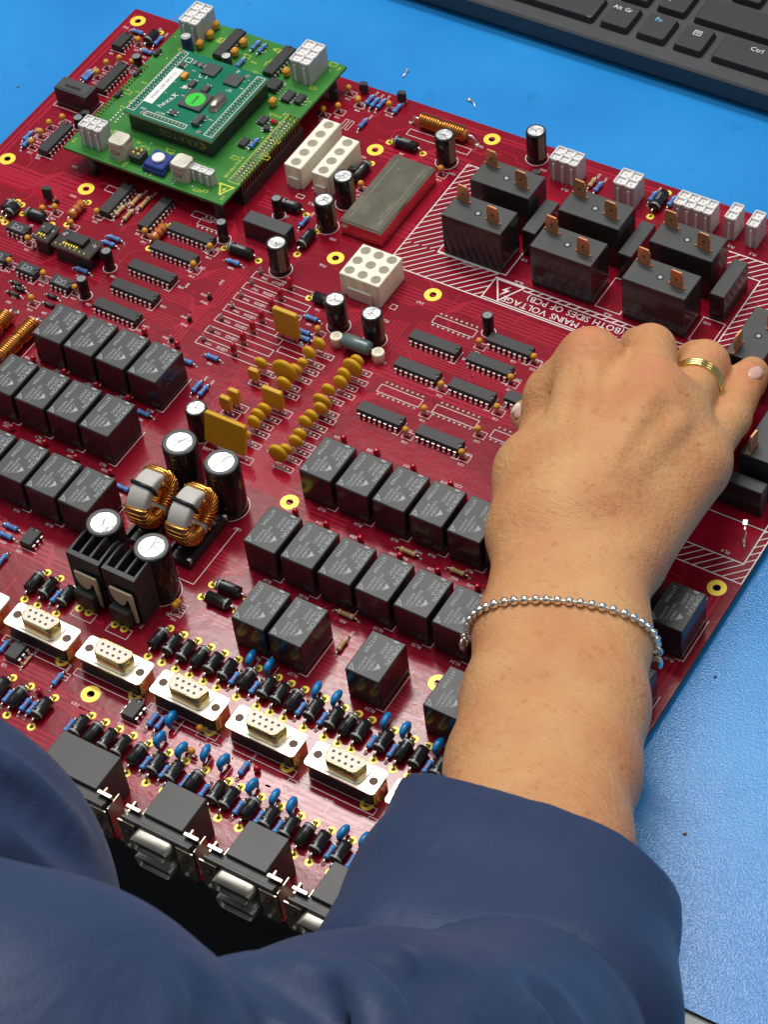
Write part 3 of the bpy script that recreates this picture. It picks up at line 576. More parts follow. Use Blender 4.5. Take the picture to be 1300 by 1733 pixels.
# ---- small orange beads on two legs
def bead_me(): return MB().lathe([(0.25, 1.4), (0.5, 1.8), (1.15, 2.3), (1.6, 3.3), (1.6, 4.2), (1.1, 5.0), (0.4, 5.35), (0, 5.4)], 12, 0).mesh('tantalum_capacitor', ['bead_orange'])
def legs_me(d, top, r=0.28, zb=0): return MB().tube([(-d, 0, zb), (-d, 0, top * 0.5), (-d * 0.35, 0, top)], r, 6).tube([(d, 0, zb), (d, 0, top * 0.5), (d * 0.35, 0, top)], r, 6).mesh('legs', ['tin'])
BM, BLG = bead_me(), legs_me(1.4, 2.2)
for i, (x, y) in enumerate(BEAD):
    c = P('tantalum_capacitor', BM, x, y, 0, 0); P('legs', BLG, parent=c); c.rotation_euler = (R(random.uniform(-7, 7)), R(random.uniform(-6, 6)), R(random.uniform(-15, 15)))
    pad(x - 1.4, y, 0.6); pad(x + 1.6, y, 0.6)
    silk.rect(x - 1.6, y - 2.4, x + 3.6, y + 1.8, 0.25)
    tag_text('C%d' % (21 + i), x + 1.4, y - 4.4, 1.9)

# ---- yellow disc capacitors and flat fuses, standing in rows
def disc_me(r):
    M = Matrix.Rotation(R(90), 4, 'X')
    return MB().lathe([(0, -1.35), (r * 0.75, -1.3), (r * 0.95, -0.8), (r, 0), (r * 0.95, 0.8), (r * 0.75, 1.3), (0, 1.35)], 22, 0, TM(0, 0, 2.8 + r) @ M, True, False).mesh('disc_capacitor', ['disc_yellow'])
for i, (x, y, r) in enumerate(DISC):
    c = P('disc_capacitor', cached(('disc', r), lambda: disc_me(r)), x, y, 0, random.uniform(-5, 5))
    P('legs', cached('dleg', lambda: legs_me(2.2, 4.2, 0.3)), parent=c); c.rotation_euler.x = R(random.uniform(-7, 7)); c.rotation_euler.y = R(random.uniform(-3, 3))
    pad(x - 2.2, y, 0.7); pad(x + 2.2, y, 0.95); pad(x + 4.6, y - 0.3, 0.9)
    silk.rect(x - 2.5, y - 1.5, x + 7.0, y + 1.5, 0.28)
for i, (x, y, w, h, lean) in enumerate(RECT):
    b = MB(); hw = w / 2
    b.prism([(-hw + 0.6, 2.6), (hw - 0.6, 2.6), (hw, 3.4), (hw, h - 0.8), (hw - 0.8, h), (-hw + 0.8, h), (-hw, h - 0.8), (-hw, 3.4)], -1.25, 1.25, 0, Matrix.Rotation(R(90 - lean), 4, 'X'), smooth=False)
    me = b.mesh('flat_fuse', ['disc_yellow'])
    c = P('flat_fuse', me, x, y); mod = c.modifiers.new('bevel', 'BEVEL'); mod.width = 0.6 * S; mod.segments = 2
    P('legs', legs_me(hw * 0.5, 3.4, 0.35), parent=c)
    silk.rect(x - hw, y - 2, x + hw + 3, y + 2, 0.28); pad(x + hw, y, 0.9)

# ---- indicator lamps, test points, blue film capacitors
def led_me(r, h): return MB().lathe([(r * 1.12, h * 0.35), (r * 1.12, h * 0.45), (r, h * 0.47), (r, h * 0.75), (r * 0.8, h * 0.92), (r * 0.4, h), (0, h * 1.01)], 14, 0).mesh('indicator_lamp', ['led_red'])
L1, L2, LL1, LL2 = led_me(1.55, 7.4), led_me(1.35, 3.8), legs_me(1.0, 2.8, 0.25), legs_me(0.9, 1.6, 0.22)
for i, (x, y) in enumerate(LED):
    c = P('indicator_lamp', L1, x, y); P('legs', LL1, parent=c); pad(x + 2.2, y - 0.3, 0.6)
    silk.rect(5.5, y - 2.1, 42.5, y + 2.3, 0.3); tag_text('LED%d' % (27 - i), 19.5, y, 2.4); tag_text('TP%d' % (66 + i), 11.8, y, 1.8)
for i, (x, y) in enumerate(LED2): c = P('indicator_lamp', L2, x, y); P('legs', LL2, parent=c); tag_text('LD%d' % (i + 1), x - 4.2, y + 0.6, 1.9)
def tp_me(mat_): 
    b = MB(); b.lathe([(1.25, 0), (1.25, 1.6), (0.9, 2.2), (0.5, 2.6)], 12, 0); return b.mesh('test_point', [mat_])
tploop = MB().tube([(0, 0, 0), (0, 0, 4.2)], 0.42, 8).mesh('pin', ['tin'])
for arr, mm in ((TPC, 'clear_plastic'), (TPK, 'diode_black')):
    me = tp_me(mm)
    for x, y in arr: c = P('test_point', me, x, y); P('pin', tploop, parent=c)
for i, (x, y) in enumerate(TPK): tag_text('TP%d' % (54 + i), x - 1, y - 3.4, 2.0); tag_text('GND', x - 4.2, y + 0.8, 1.8)
def film_me():
    b = MB(); M = Matrix.Rotation(R(90), 4, 'Y')
    b.lathe([(0, -1.5), (1.5, -1.4), (2.1, -0.8), (2.3, 0), (2.1, 0.8), (1.5, 1.4), (0, 1.5)], 18, 0, TM(0, 0, 5.2) @ M @ Matrix.Diagonal((1, 1.7, 1, 1)), True, False)
    for s_ in (-1, 1): b.lathe([(0, 0), (0.8, 0.3), (1.25, 2.0), (1.2, 3.4), (0.5, 4.4)], 10, 0, TM(0, s_ * 2.3, 1.0))
    return b.mesh('film_capacitor', ['film_blue'])
FM = film_me(); FL = MB().tube([(0, -2.3, 0), (0, -2.3, 2)], 0.3, 6).tube([(0, 2.3, 0), (0, 2.3, 2)], 0.3, 6).mesh('legs', ['tin'])
for x, y in BLUE:
    c = P('film_capacitor', FM, x, y, 0); c.rotation_euler = (R(random.uniform(-4, 4)), R(random.uniform(-10, 10)), R(random.uniform(-8, 8))); P('legs', FL, parent=c); silk.line((x + 2.2, y - 4), (x + 2.2, y + 4), 0.3)

# ---- vertical nine-way D connectors
def dpoly(w1, w2, h, r, n=4):
    """rounded trapezium: wide side +y"""
    c = [(-w1 / 2 + r, h / 2 - r, 90, 185), (-w2 / 2 + r, -h / 2 + r, 190, 270), (w2 / 2 - r, -h / 2 + r, 270, 350), (w1 / 2 - r, h / 2 - r, -5, 90)]
    return [(x + r * math.cos(R(a0 + (a1 - a0) * k / n)), y + r * math.sin(R(a0 + (a1 - a0) * k / n))) for x, y, a0, a1 in c for k in range(n + 1)]
def rrect(w, h, r, n=4):
    return [(sx * (w / 2 - r) + r * math.cos(R(a + 90 * k / n)), sy * (h / 2 - r) + r * math.sin(R(a + 90 * k / n))) for sx, sy, a in ((1, 1, 0), (-1, 1, 90), (-1, -1, 180), (1, -1, 270)) for k in range(n + 1)]
def flange_me():
    b = MB(); b.prism(rrect(33.6, 12.6, 1.6), 9.2, 10.0, 0)
    b.prism(dpoly(20.6, 18.6, 10.4, 2.6), 10.0, 10.7, 0)
    me = b.mesh('flange', ['shell_tin', 'shell_gold']); return me
def dshell_me():
    b = MB(); o = dpoly(17.8, 15.6, 8.0, 2.3); i = dpoly(17.0, 14.8, 7.2, 1.95); n = len(o)
    vs = [(x, y, 10.6) for x, y in o] + [(x, y, 16.0) for x, y in o] + [(x, y, 16.0) for x, y in i] + [(x, y, 15.2) for x, y in i]; fs = []
    for k in range(3):
        for j in range(n): fs.append((k * n + j, k * n + (j + 1) % n, (k + 1) * n + (j + 1) % n, (k + 1) * n + j))
    b.add(vs, fs, 0, True); return b.mesh('shell', ['shell_gold'])
def dinsert_me():
    b = MB(); b.prism(dpoly(17.2, 15.0, 7.4, 2.0), 10.6, 15.9, 0)
    for row, k in ((1.5, 5), (-1.5, 4)):
        for j in range(k): b.lathe([(0.68, 0), (0, 0.001)], 10, 1, TM((j - (k - 1) / 2) * 2.95, row, 15.93), False, False)
    return b.mesh('insert', ['insert_cream', 'hole_brown'])
def screwhole_me(): return MB().lathe([(0, 0.0), (1.75, 0.0), (1.95, 0.03)], 20, 0, TM(0, 0, 10.02), False, False).mesh('screw_hole', ['hole_brown'])
def dbody_me(): return MB().box(-15, -5.2, 0, 15, 5.2, 9.2, 0, 0.3).box(-16.6, -4.4, 0.0, -13.4, 4.4, 8.6, 1, 0.3).box(13.4, -4.4, 0.0, 16.6, 4.4, 8.6, 1, 0.3).mesh('d_connector', ['header_black', 'shell_gold'])
FLM, DSM, DIM, SHM, DBM = flange_me(), dshell_me(), dinsert_me(), screwhole_me(), dbody_me()
for i in range(-1, 6):
    x = 48.4 + 38.45 * i
    c = P('d_connector', DBM, x, -133.4); P('flange', FLM, parent=c); P('shell', DSM, parent=c); P('insert', DIM, parent=c)
    P('screw_hole', SHM, -13.4, 0.2, parent=c); P('screw_hole', SHM, 13.4, -0.2, parent=c)
    P('mounting_pad', cached('mp2', lambda: MB().ring(0, 0, 0.03, 1.5, 3.0, 20, 0, 0.1).mesh('mounting_pad', ['gold_pad'])), 12.6, -5.6, parent=c)
    silk.rect(x - 17.5, -142.5, x + 17.5, -139.2, 0.3); tag_text('SK%d' % (i + 2), x - 2, -145, 2.2)
    silk.rect(x + 16.5, -147, x + 20.5, -143.5, 0.25); silk.line((x + 16.5, -145.2), (x + 20.5, -145.2), 0.25)

# ---- stacked edge connectors
def edge_body(w): return MB().box(-w / 2, -196.5, 0, w / 2, -179.2, 24, 0, 0.3).mesh('edge_connector', ['relay_black'])
def edge_plate(w):
    b = MB(); b.box(-w / 2, -202.2, -3, w / 2, -200.7, 24.3, 0, 0.25); b.box(-w / 2 + 1, -200.7, 0.2, w / 2 - 1, -196.4, 22, 0); return b.mesh('face_plate', ['header_black'])
def edge_bracket():
    b = MB(); b.box(-3.4, -197.6, 23.4, 3.4, -195.9, 24.5, 0, 0.2); b.box(2.6, -200.6, 3, 3.4, -192, 20.5, 1, 0.2); b.box(-4.2, -191, 0.2, 4.2, -188, 1.2, 0); b.box(-3.4, -197.2, 3, -2.6, -192, 20.5, 1); b.box(-2.6, -196.2, 18, 2.6, -195.6, 23.4, 1)
    b.box(-4.0, -202.8, 2.5, 4.0, -202.25, 22, 1); b.lathe([(1.5, 0), (1.5, 1)], 12, 2, Matrix.Translation((0, -202.7, 16)) @ Matrix.Rotation(R(90), 4, 'X')); b.lathe([(1.0, 0), (1.0, 2)], 10, 0, Matrix.Translation((0, -202.7, 7)) @ Matrix.Rotation(R(90), 4, 'X'))
    return b.mesh('bracket', ['shell_tin', 'crystal_tin', 'hole_brown'])
def edge_shell(w):
    b = MB(); o = dpoly(w, w - 2, 7.6, 2.0); i = dpoly(w - 1.0, w - 3, 6.6, 1.6); n = len(o); vs = []
    for pl, d in ((o, 0), (o, 5.8), (i, 5.8), (i, 1.0)): vs += [(x, -d, y) for x, y in pl]
    fs = [(k * n + j, k * n + (j + 1) % n, (k + 1) * n + (j + 1) % n, (k + 1) * n + j) for k in range(3) for j in range(n)]
    b.add(vs, fs, 0, True); b.add([(x, -4.2, y) for x, y in i], [tuple(range(n))], 1)
    return b.mesh('shell', ['shell_tin', 'header_black'])
EBR = edge_bracket()
for x, w in ((111.4, 28.5), (158.2, 18.6), (197.3, 18.6), (236.6, 18.6)):
    c = P('edge_connector', edge_body(w), x, 0); P('face_plate', edge_plate(w + 14), parent=c)
    for z in (18.2, 6.0): P('shell', cached(('es', w), lambda: edge_shell(w - 1)), 0, -202.2, z, parent=c)
    for s in (-1, 1): P('bracket', EBR, s * (w / 2 + 4.6), 0, 0, parent=c)

# ---- nylon power connectors
def grid_conn(nx, ny, p, h, wall, round_, mats, name):
    """open block of nx by ny wells"""
    b = MB(); W, D = nx * p, ny * p
    if round_:
        b.box(0, 0, 0, W, D, h - 0.02, 0, 0.35)
        o = []
        for i in range(nx):
            for j in range(ny): o.append(((i + 0.5) * p, (j + 0.5) * p))
        return b, o
    t = wall
    for i in range(nx + 1): b.box(max(0, i * p - t / 2), 0, 0, min(W, i * p + t / 2), D, h, 0)
    for j in range(ny + 1): b.box(0.01, max(0, j * p - t / 2) + 0.01, 0.01, W - 0.01, min(D, j * p + t / 2) - 0.01, h - 0.03, 0)
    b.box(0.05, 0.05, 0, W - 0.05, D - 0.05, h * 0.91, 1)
    for i in range(nx): b.box((i + 0.5) * p - 0.6, -0.55, 0, (i + 0.5) * p + 0.6, 0, h * 0.8, 0, 0.15)
    return b, []
def nylon(x, y, nx, ny, p, h, parent=None, z=0, rz=0, dy=None):
    me = cached(('ny', nx, ny, p, h), lambda: grid_conn(nx, ny, p, h, 1.1, False, None, '')[0].mesh('power_connector', ['nylon_natural', 'nylon_hole']))
    c = P('power_connector', me, x, y, z, rz, parent=parent)
    pm = cached('contact', lambda: MB().tube([(0, 0, 0), (0, 0, 8)], 0.55, 8).mesh('contact', ['tin']))
    for i in range(nx):
        for j in range(ny): P('contact', pm, (i + .5) * p, (j + .5) * p, h * 0.91 - 7.9, parent=c)
    return c
for x, y, nx, ny, p in ((102, 218.4, 3, 2, 5.0), (138.4, 216.6, 2, 2, 5.7), (171.2, 216.4, 4, 2, 5.0), (197.4, 218.2, 1, 2, 5.6), (209.0, 218.0, 1, 2, 5.6)):
    nylon(x, y, nx, ny, p, 14); tag_text('PL%d' % (int(x) % 9 + 1), x + nx * p / 2 + 3, y - 4, 2.4)
def white_block(x, y, nx, ny, px_, py_, h, r):
    W, D = nx * px_, ny * py_
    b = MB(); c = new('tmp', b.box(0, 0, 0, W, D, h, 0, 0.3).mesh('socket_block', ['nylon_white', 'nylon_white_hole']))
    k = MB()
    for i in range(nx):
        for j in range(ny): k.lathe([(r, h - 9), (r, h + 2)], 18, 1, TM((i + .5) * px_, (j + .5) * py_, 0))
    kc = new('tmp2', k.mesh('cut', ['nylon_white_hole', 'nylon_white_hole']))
    md = c.modifiers.new('b', 'BOOLEAN'); md.object = kc; md.operation = 'DIFFERENCE'; md.solver = 'EXACT'
    me = bpy.data.meshes.new_from_object(c.evaluated_get(bpy.context.evaluated_depsgraph_get())); bpy.data.objects.remove(c); bpy.data.objects.remove(kc)
    o = P('socket_block', me, x, y)
    fm = MB().box(-1.2, D * 0.2, 0, 0, D * 0.8, h * 0.55, 0, 0.3).box(W * 0.2, -1.0, 0, W * 0.8, 0, h * 0.5, 0, 0.3).mesh('latch', ['nylon_white']); P('latch', fm, parent=o)
    cm_ = cached('ct2', lambda: MB().lathe([(0.9, 0), (0.9, 5), (0.6, 5.4), (0, 5.5)], 10, 0).mesh('contact', ['tin']))
    for i in range(nx):
        for j in range(ny): P('contact', cm_, (i + .5) * px_, (j + .5) * py_, h - 9, parent=o)
white_block(-15, 156.8, 1, 5, 10.0, 7.6, 14, 2.7); white_block(0.8, 157.6, 1, 4, 10.0, 7.5, 14, 2.7); white_block(51.2, 103.2, 3, 3, 7.4, 7.4, 14, 2.6)
tag_text('PL2', 4, 150, 2.4); tag_text('PL3', 20, 143, 2.4); tag_text('PL1', 80, 97, 2.4); silk.rect(-6, 151, -2, 153.5, 0.3); silk.rect(77, 105, 80, 108, 0.3)
# quick-connect blade at the edge
b = MB(); b.box(-0.5, -3.2, 0, 0.5, 3.2, 2, 0); b.box(-0.4, -1.6, 2, 0.4, 3.0, 9, 0, 0.1); b.box(-1.2, 0.5, 9, 0.8, 3.4, 9.8, 0); b.lathe([(1, 0), (0.8, .8), (0, 1)], 10, 0, TM(0, -3.6, 0)); 
P('blade_terminal', b.mesh('blade_terminal', ['tin']), 288.5, 53.5, 0, 20); tag_text('PL4', 284, 44, 2.6)

# ---- metal converter can
b = MB(); b.box(0, 0, 0.6, 24, 53, 9.4, 0, 0.5); b.prism([(0.8, 0.8), (23.2, 0.8), (23.2, 52.2), (0.8, 52.2)], 9.4, 10.0, 0)
c = P('metal_converter', b.mesh('metal_converter', ['metal_case']), 28.6, 138.4, label='shiny metal converter can with engraved lettering between capacitors')
b = MB(); z = 10.04
for xx in (4.2, 20.0): b.line((xx, 3), (xx, 50), 0.35, z)
b.text('RECOM', 3.0, TM(2.4, 14, z, 90)); b.text('RP15-4805SE', 2.6, TM(18.2, 16, z, 90)); b.text('CE', 3.2, TM(20, 7, z, 90)); b.text('Vin 36-75V', 1.7, TM(8, 12, z, 90)); b.text('+', 4, TM(8, 44, z, 90)); b.text('o', 4, TM(19, 44, z, 90))
P('print', b.mesh('print', ['small_board_edge'], False), parent=c)

# ---- copper chokes lying on the board
def choke(x0, y0, x1, y1, r, turns):
    L = math.hypot(x1 - x0, y1 - y0); ang = math.degrees(math.atan2(y1 - y0, x1 - x0))
    b = MB(); M = Matrix.Rotation(R(90), 4, 'Y')
    b.lathe([(r * 0.55, 0), (r * 0.72, 0.5), (r * 0.72, L * .46), (r * .5, L * .5), (r * 0.72, L * .54), (r * 0.72, L - 0.5), (r * 0.55, L)], 14, 0, M)
    c = P('choke', b.mesh('choke', ['glass_amber']), x0, y0, r + 0.3, ang)
    pts = []
    for k in range(turns * 12 + 1):
        t = k / (turns * 12); a = 2 * math.pi * k / 12; rr = r * (0.96 if abs(t - .5) > .05 else 0.8); pts.append((1 + (L - 2) * t, rr * math.cos(a), rr * math.sin(a)))
    P('winding', MB().tube(pts, 0.42, 5).mesh('winding', ['copper_wire']), parent=c)
    for s, xx in ((-1, 0), (1, L)): P('lead', MB().tube([(xx - s * 1, 0, 0), (xx + s * 3, 0, 0), (xx + s * 5, 0, -r * 0.6), (xx + s * 5.4, 0, -r)], 0.7, 7).mesh('lead', ['tin']), parent=c)
    for s, xx in ((-1, -5.4), (1, L + 5.4)): a = R(ang); pad(x0 + xx * math.cos(a), y0 + xx * math.sin(a), 1.5)
choke(23, 224.6, 51, 224.6, 3.9, 20); choke(-70, -10, -69, 17, 4.2, 20); choke(-84, -2, -84.5, 16, 4.0, 14)
silk.rect(20, 215.5, 56, 220, 0.3); silk.rect(-64, -13, -77, 22, 0.3)

# ---- toroid chokes on a black carrier
def toroid(x, y):
    base = MB(); base.box(-6.5, -15.5, 0.2, 6.5, 15.5, 3.2, 0, 0.4); base.box(-6.5, -15.5, 3.2, -4.8, 15.5, 5.5, 0, 0.3); base.box(4.8, -15.5, 3.2, 6.5, 15.5, 5.5, 0, 0.3); base.box(-4.8, -1, 3.2, 4.8, 1, 5.5, 0, .3); base.lathe([(1.3, 3), (1.3, 5.2), (0.5, 5.8)], 10, 1, TM(5.6, 14.0, 0)); base.lathe([(1.3, 3), (1.3, 5.2), (0.5, 5.8)], 10, 1, TM(5.6, -14.0, 0))
    c = P('toroid_choke', base.mesh('toroid_choke', ['tie_black', 'solder']), x, y)
    cz = 18.2; ri, ro, hw = 6.4, 12.6, 5.0
    sec = []
    for (sx, sy, a) in ((1, 1, 0), (-1, 1, 90), (-1, -1, 180), (1, -1, 270)):
        for k in range(3):
            t = R(a + 45 * k); sec.append((sx * (hw - 1.2) + 1.2 * math.cos(t), (ri + ro) / 2 + sy * ((ro - ri) / 2 - 1.2) + 1.2 * math.sin(t)))
    N = 40; vs = []; fs = []; n = len(sec)
    for i in range(N):
        t = 2 * math.pi * i / N
        for (w, rr) in sec: vs.append((w, rr * math.cos(t), cz + rr * math.sin(t)))
    for i in range(N):
        for k in range(n): fs.append((i * n + k, i * n + (k + 1) % n, ((i + 1) % N) * n + (k + 1) % n, ((i + 1) % N) * n + k))
    P('core', MB().add(vs, fs, 0, True).mesh('core', ['core_grey']), parent=c)
    def coil(a0, a1, turns):
        pts = []
        per = 12
        for k in range(turns * per + 1):
            t = R(a0 + (a1 - a0) * k / (turns * per)); s = 2 * math.pi * (k % per) / per
            w = (hw + 0.55) * max(-1, min(1, 1.35 * math.cos(s))); rr = (ri + ro) / 2 + ((ro - ri) / 2 + 0.55) * max(-1, min(1, 1.35 * math.sin(s)))
            pts.append((w, rr * math.cos(t), cz + rr * math.sin(t)))
        return MB().tube(pts, 0.82, 6).mesh('winding', ['copper_wire'])
    P('winding', coil(158, 262, 9), parent=c); P('winding', coil(-75, 68, 12), parent=c)
    tie = []
    for (w, rr) in ((hw + .3, ro + .3), (-hw - .3, ro + .3), (-hw - .3, ri - .3), (hw + .3, ri - .3), (hw + .3, ro + .3)): tie.append((w, rr * math.cos(R(108)), cz + rr * math.sin(R(108))))
    b = MB()
    for a, q in zip(tie[:-1], tie[1:]): b.tube([a, q], 0.95, 6)
    P('cable_tie', b.mesh('cable_tie', ['tie_black']), parent=c)
toroid(54.0, -56.8); toroid(75.8, -56.8)
silk.line((88, -78.3), (88, -42.6), 0.35); silk.line((88, -78.3), (80, -78.3), 0.35); silk.line((42, -43), (42, -36), 0.35)

# ---- finned heat sinks with clipped transistors
def heatsink(x):
    b = MB(); W = 17.4
    b.box(0, 0, 0.5, W, 2.6, 30, 0, 0.15)
    for k in range(4):
        fx = 0.2 + k * (W - 1.7) / 3
        b.add([(fx, 2.6, 0.5), (fx + 1.3, 2.6, 0.5), (fx + 1.3, 15.5, 0.5), (fx, 15.5, 0.5), (fx, 2.6, 30), (fx + 1.3, 2.6, 30), (fx + 1.3, 14.4, 30), (fx, 14.4, 30), (fx + .65, 16.6, 29.0), (fx + .65, 16.6, 0.5)], [(0, 1, 5, 4), (1, 2, 6, 5), (3, 0, 4, 7), (4, 5, 6, 8, 7), (2, 9, 8, 6), (9, 3, 7, 8), (0, 3, 9, 2, 1)], 0)
    c = P('heat_sink', b.mesh('heat_sink', ['heatsink_black']), x, -106.8, label='black finned heat sink with a beige spring clip')
    t = MB(); t.box(3.5, -5.2, 1.5, 14.0, -0.2, 11.0, 0, 0.5); P('transistor', t.mesh('transistor', ['chip_black']), parent=c)
    t = MB(); t.prism([(4, 21.5), (15.5, 21.5), (15.9, 20), (15.9, 3), (14.6, 3), (13.6, 17.0), (12.2, 17.0), (11.6, 14.0), (9.6, 11.8), (7.2, 12.2), (5.2, 14.4), (4.2, 17.5)], -0.5, 0.5, 0, Matrix.Translation((0, -1.6, 0)) @ Matrix.Rotation(R(90), 4, 'X'))
    P('spring_clip', t.mesh('spring_clip', ['clip_beige']), parent=c)
heatsink(45.9); heatsink(64.6)
silk.rect(49, -117, 60, -112, 0.3); silk.rect(68, -117, 79, -112, 0.3)
for x in (51, 56, 70, 75): P('pad', ringpad, x, -112.5)

# ---- two little plug-in boards on sockets
for x0, y0, x1, y1, k in ((-102.6, 60.2, -92.8, 71.8, 1), (-90.2, 60.0, -67.2, 72.4, 2)):
    b = MB(); b.box(0, 0, 8.6, x1 - x0, y1 - y0, 10, 1, top=0)
    c = P('plug_in_board', b.mesh('plug_in_board', ['small_board', 'small_board_edge']), x0, y0)
    P('socket', MB().box(1.2, 0.8, 0, x1 - x0 - 1.0, 3.2, 8.6, 0, 0.2).box(1.2, y1 - y0 - 3.2, 0, x1 - x0 - 1.0, y1 - y0 - .8, 8.6, 0, 0.2).mesh('socket', ['header_black']), parent=c)
    w, d = x1 - x0, y1 - y0
    P('surface_chip', MB().box(w * .28, d * .38, 10, w * .72, d * .86, 12.2 if k == 2 else 11.2, 0, 0.2).mesh('surface_chip', ['chip_black']), parent=c)
    b = MB()
    for j in range(6 if k == 2 else 3): b.box(w * .22 + j * 1.6, d * .22, 10, w * .22 + j * 1.6 + 0.8, d * .34, 10.4)
    for j in range(7 if k == 2 else 3): b.lathe([(0.55, 0), (0.4, .4), (0, .5)], 8, 0, TM(1.8 + j * 2.9, 1.6, 10))
    P('solder_dots', b.mesh('solder_dots', ['gold_pad']), parent=c, kind='stuff')
    b = MB(); b.text('SN', 2.2, TM(2.2, d * .75, 10.03, 60)); b.text('7C', 2.2, TM(w - 2.4, d * .7, 10.03, 150)); P('print', b.mesh('print', ['silk_white'], False), parent=c)
# little upright transistors
for x, y, h in ((-118, 93.2, 7), (-136.0, 151, 5), (-16.5, 238 - 4, 4.5), (5.5, 236, 5), (-27, 221.5, 6), (12.5, 176, 4.5), (96.5, 214.5, 4)):
    b = MB(); b.prism([(-2.3, -1.2), (2.3, -1.2), (2.3, 0.4), (1.3, 1.7), (-1.3, 1.7), (-2.3, 0.4)], 1.6, 1.6 + h, 0)
    c = P('transistor', b.mesh('transistor', ['chip_black']), x, y, 0, 20); b = MB()
    for s in (-1.3, 0, 1.3): b.tube([(s, 0, 0), (s, 0, 1.8)], 0.25, 6)
    P('legs', b.mesh('legs', ['tin']), parent=c)

# ------------------------------------------------------------------ print and copper of the main board
def hatch(x0, y0, x1, y1, p=4.5, w=0.46):
    for k in range(int((x1 - x0 + y1 - y0) / p) + 1):
        c = y0 - x1 + k * p          # y = x + c
        q = []
        for xx in (x0, x1):
            if y0 <= xx + c <= y1: q.append((xx, xx + c))
        for yy in (y0, y1):
            if x0 < yy - c < x1: q.append((yy - c, yy))
        if len(q) >= 2: silk.line(q[0], q[1], w)
hatch(60, 149, 78.3, 209); hatch(60, 130.6, 112.5, 148.4)
for a, c in (((60, 209.5), (60, 137)), ((60, 137), (66.5, 130.6)), ((66.5, 130.6), (112.6, 130.6)), ((78.3, 209.5), (78.3, 148.4)), ((60, 209.5), (78.3, 209.5)), ((78.3, 148.4), (112, 148.4)), ((78.8, 149), (116, 149)), ((112.6, 130.6), (112.6, 146)), ((112.6, 130.6), (232, 130.6)), ((112.6, 131.8), (232, 131.8)), ((112.6, 146), (232, 146)), ((129, 143.6), (232, 143.6)), ((116, 149), (116, 168))): silk.line(a, c, 0.55)
for k in range(20): silk.line((131 + k * 5, 143.6), (133.4 + k * 5, 146), 0.55)
for a, c in (((113.6, 145.2), (128.2, 145.2)), ((128.2, 145.2), (120.9, 132.6)), ((120.9, 132.6), (113.6, 145.2))): silk.line(a, c, 0.7)
silk.add([(122.6, 143.6, .08), (119.0, 139.6, .08), (121.0, 139.6, .08), (119.4, 135.4, .08), (123.2, 140.6, .08), (121.2, 140.6, .08)], [(0, 1, 2, 5), (2, 3, 4, 5)])
silk.text('DANGER - MAINS VOLTAGE', 5.3, TM(155.5, 134.9, 0.08, 180)); silk.text('(BOTH SIDES OF PCB)', 5.3, TM(158, 140.4, 0.08, 180))
hatch(226, 131.8, 239, 211); hatch(205, 200, 226, 211); silk.line((226, 131), (226, 199), 0.55); silk.line((226, 199), (220, 199), 0.55); silk.line((239.2, 131), (239.2, 212), 0.55); silk.line((204, 211), (239, 211), 0.55)
hatch(245, 31, 297.6, 41.4, 4.6); hatch(294, 41.4, 297.8, 120, 4.6)
for a, c in (((245, 31), (297.8, 31)), ((245, 41.4), (294, 41.4)), ((294, 41.4), (294, 125)), ((297.9, 31), (297.9, 125)), ((262, 62), (296, 62))): silk.line(a, c, 0.55)
silk.rect(116, 191, 163, 197.6, .4); silk.rect(164, 150, 177, 171, .4); silk.rect(213, 150, 224, 166.2, .4); tag_text('RL30', 124, 147.6, 2.2); tag_text('RL31', 172, 147.6, 2.2); tag_text('C41', 119, 162, 2.2); tag_text('C42', 216, 163, 2.2)
tag_text('CO4', 162, 23.5, 2.4); tag_text('SCHRACK', 97, 147, 1.6)
silk.rect(43.5, 44, 57, 48, .3); silk.rect(44, 56.5, 58, 60, .3); silk.rect(-46, 116, -34, 120, .3); silk.rect(-97, 112, -88, 116, .3)
for k in range(9): silk.rect(-14 + k * 3.2, 205, -12.2 + k * 3.2, 212, .25) if k in (0, 1) else None
for k in range(46):     # scattered designators
    x, y = random.uniform(-150, 285), random.uniform(-195, 232)
    tag_text(random.choice(['R%d', 'C%d', 'D%d', 'TP%d']) % random.randint(10, 180), x, y, 1.9, random.choice((180, 180, 270)))
P('silkscreen', silk.mesh('silkscreen', ['silk_white'], False))
P('solder_joints', pads.mesh('solder_joints', ['solder'], False), kind='stuff')

tr = MB()
def route(pts, w):
    for a, c in zip(pts[:-1], pts[1:]): tr.line(a, c, w, 0.035)
def bundle(x0, y0, x1, n, p, w, jog=0.0, at=0.5):
    for k in range(n):
        y = y0 + k * p; xm = x0 + (x1 - x0) * at + k * p * (0.4 if jog >= 0 else -0.4)
        if jog: route([(x0, y), (xm, y), (xm + abs(jog), y + jog), (x1, y + jog)], w)
        else: route([(x0, y), (x1, y)], w)
def vbundle(x0, y0, y1, n, p, w, jog=0.0, at=0.5):
    for k in range(n):
        x = x0 + k * p; ym = y0 + (y1 - y0) * at + k * p * 0.4
        if jog: route([(x, y0), (x, ym), (x + jog, ym + abs(jog)), (x + jog, y1)], w)
        else: route([(x, y0), (x, y1)], w)
bundle(100, 22.5, 235, 9, 1.35, 0.6, 0); bundle(70, 44, 128, 6, 1.6, 0.7, 8, 0.4); bundle(92, 82, 235, 6, 1.7, 0.8, -5, .7); bundle(95, 99.5, 200, 4, 1.6, .7, 4, .5); bundle(60, 113, 200, 5, 2.2, 1.0, 5, .3)
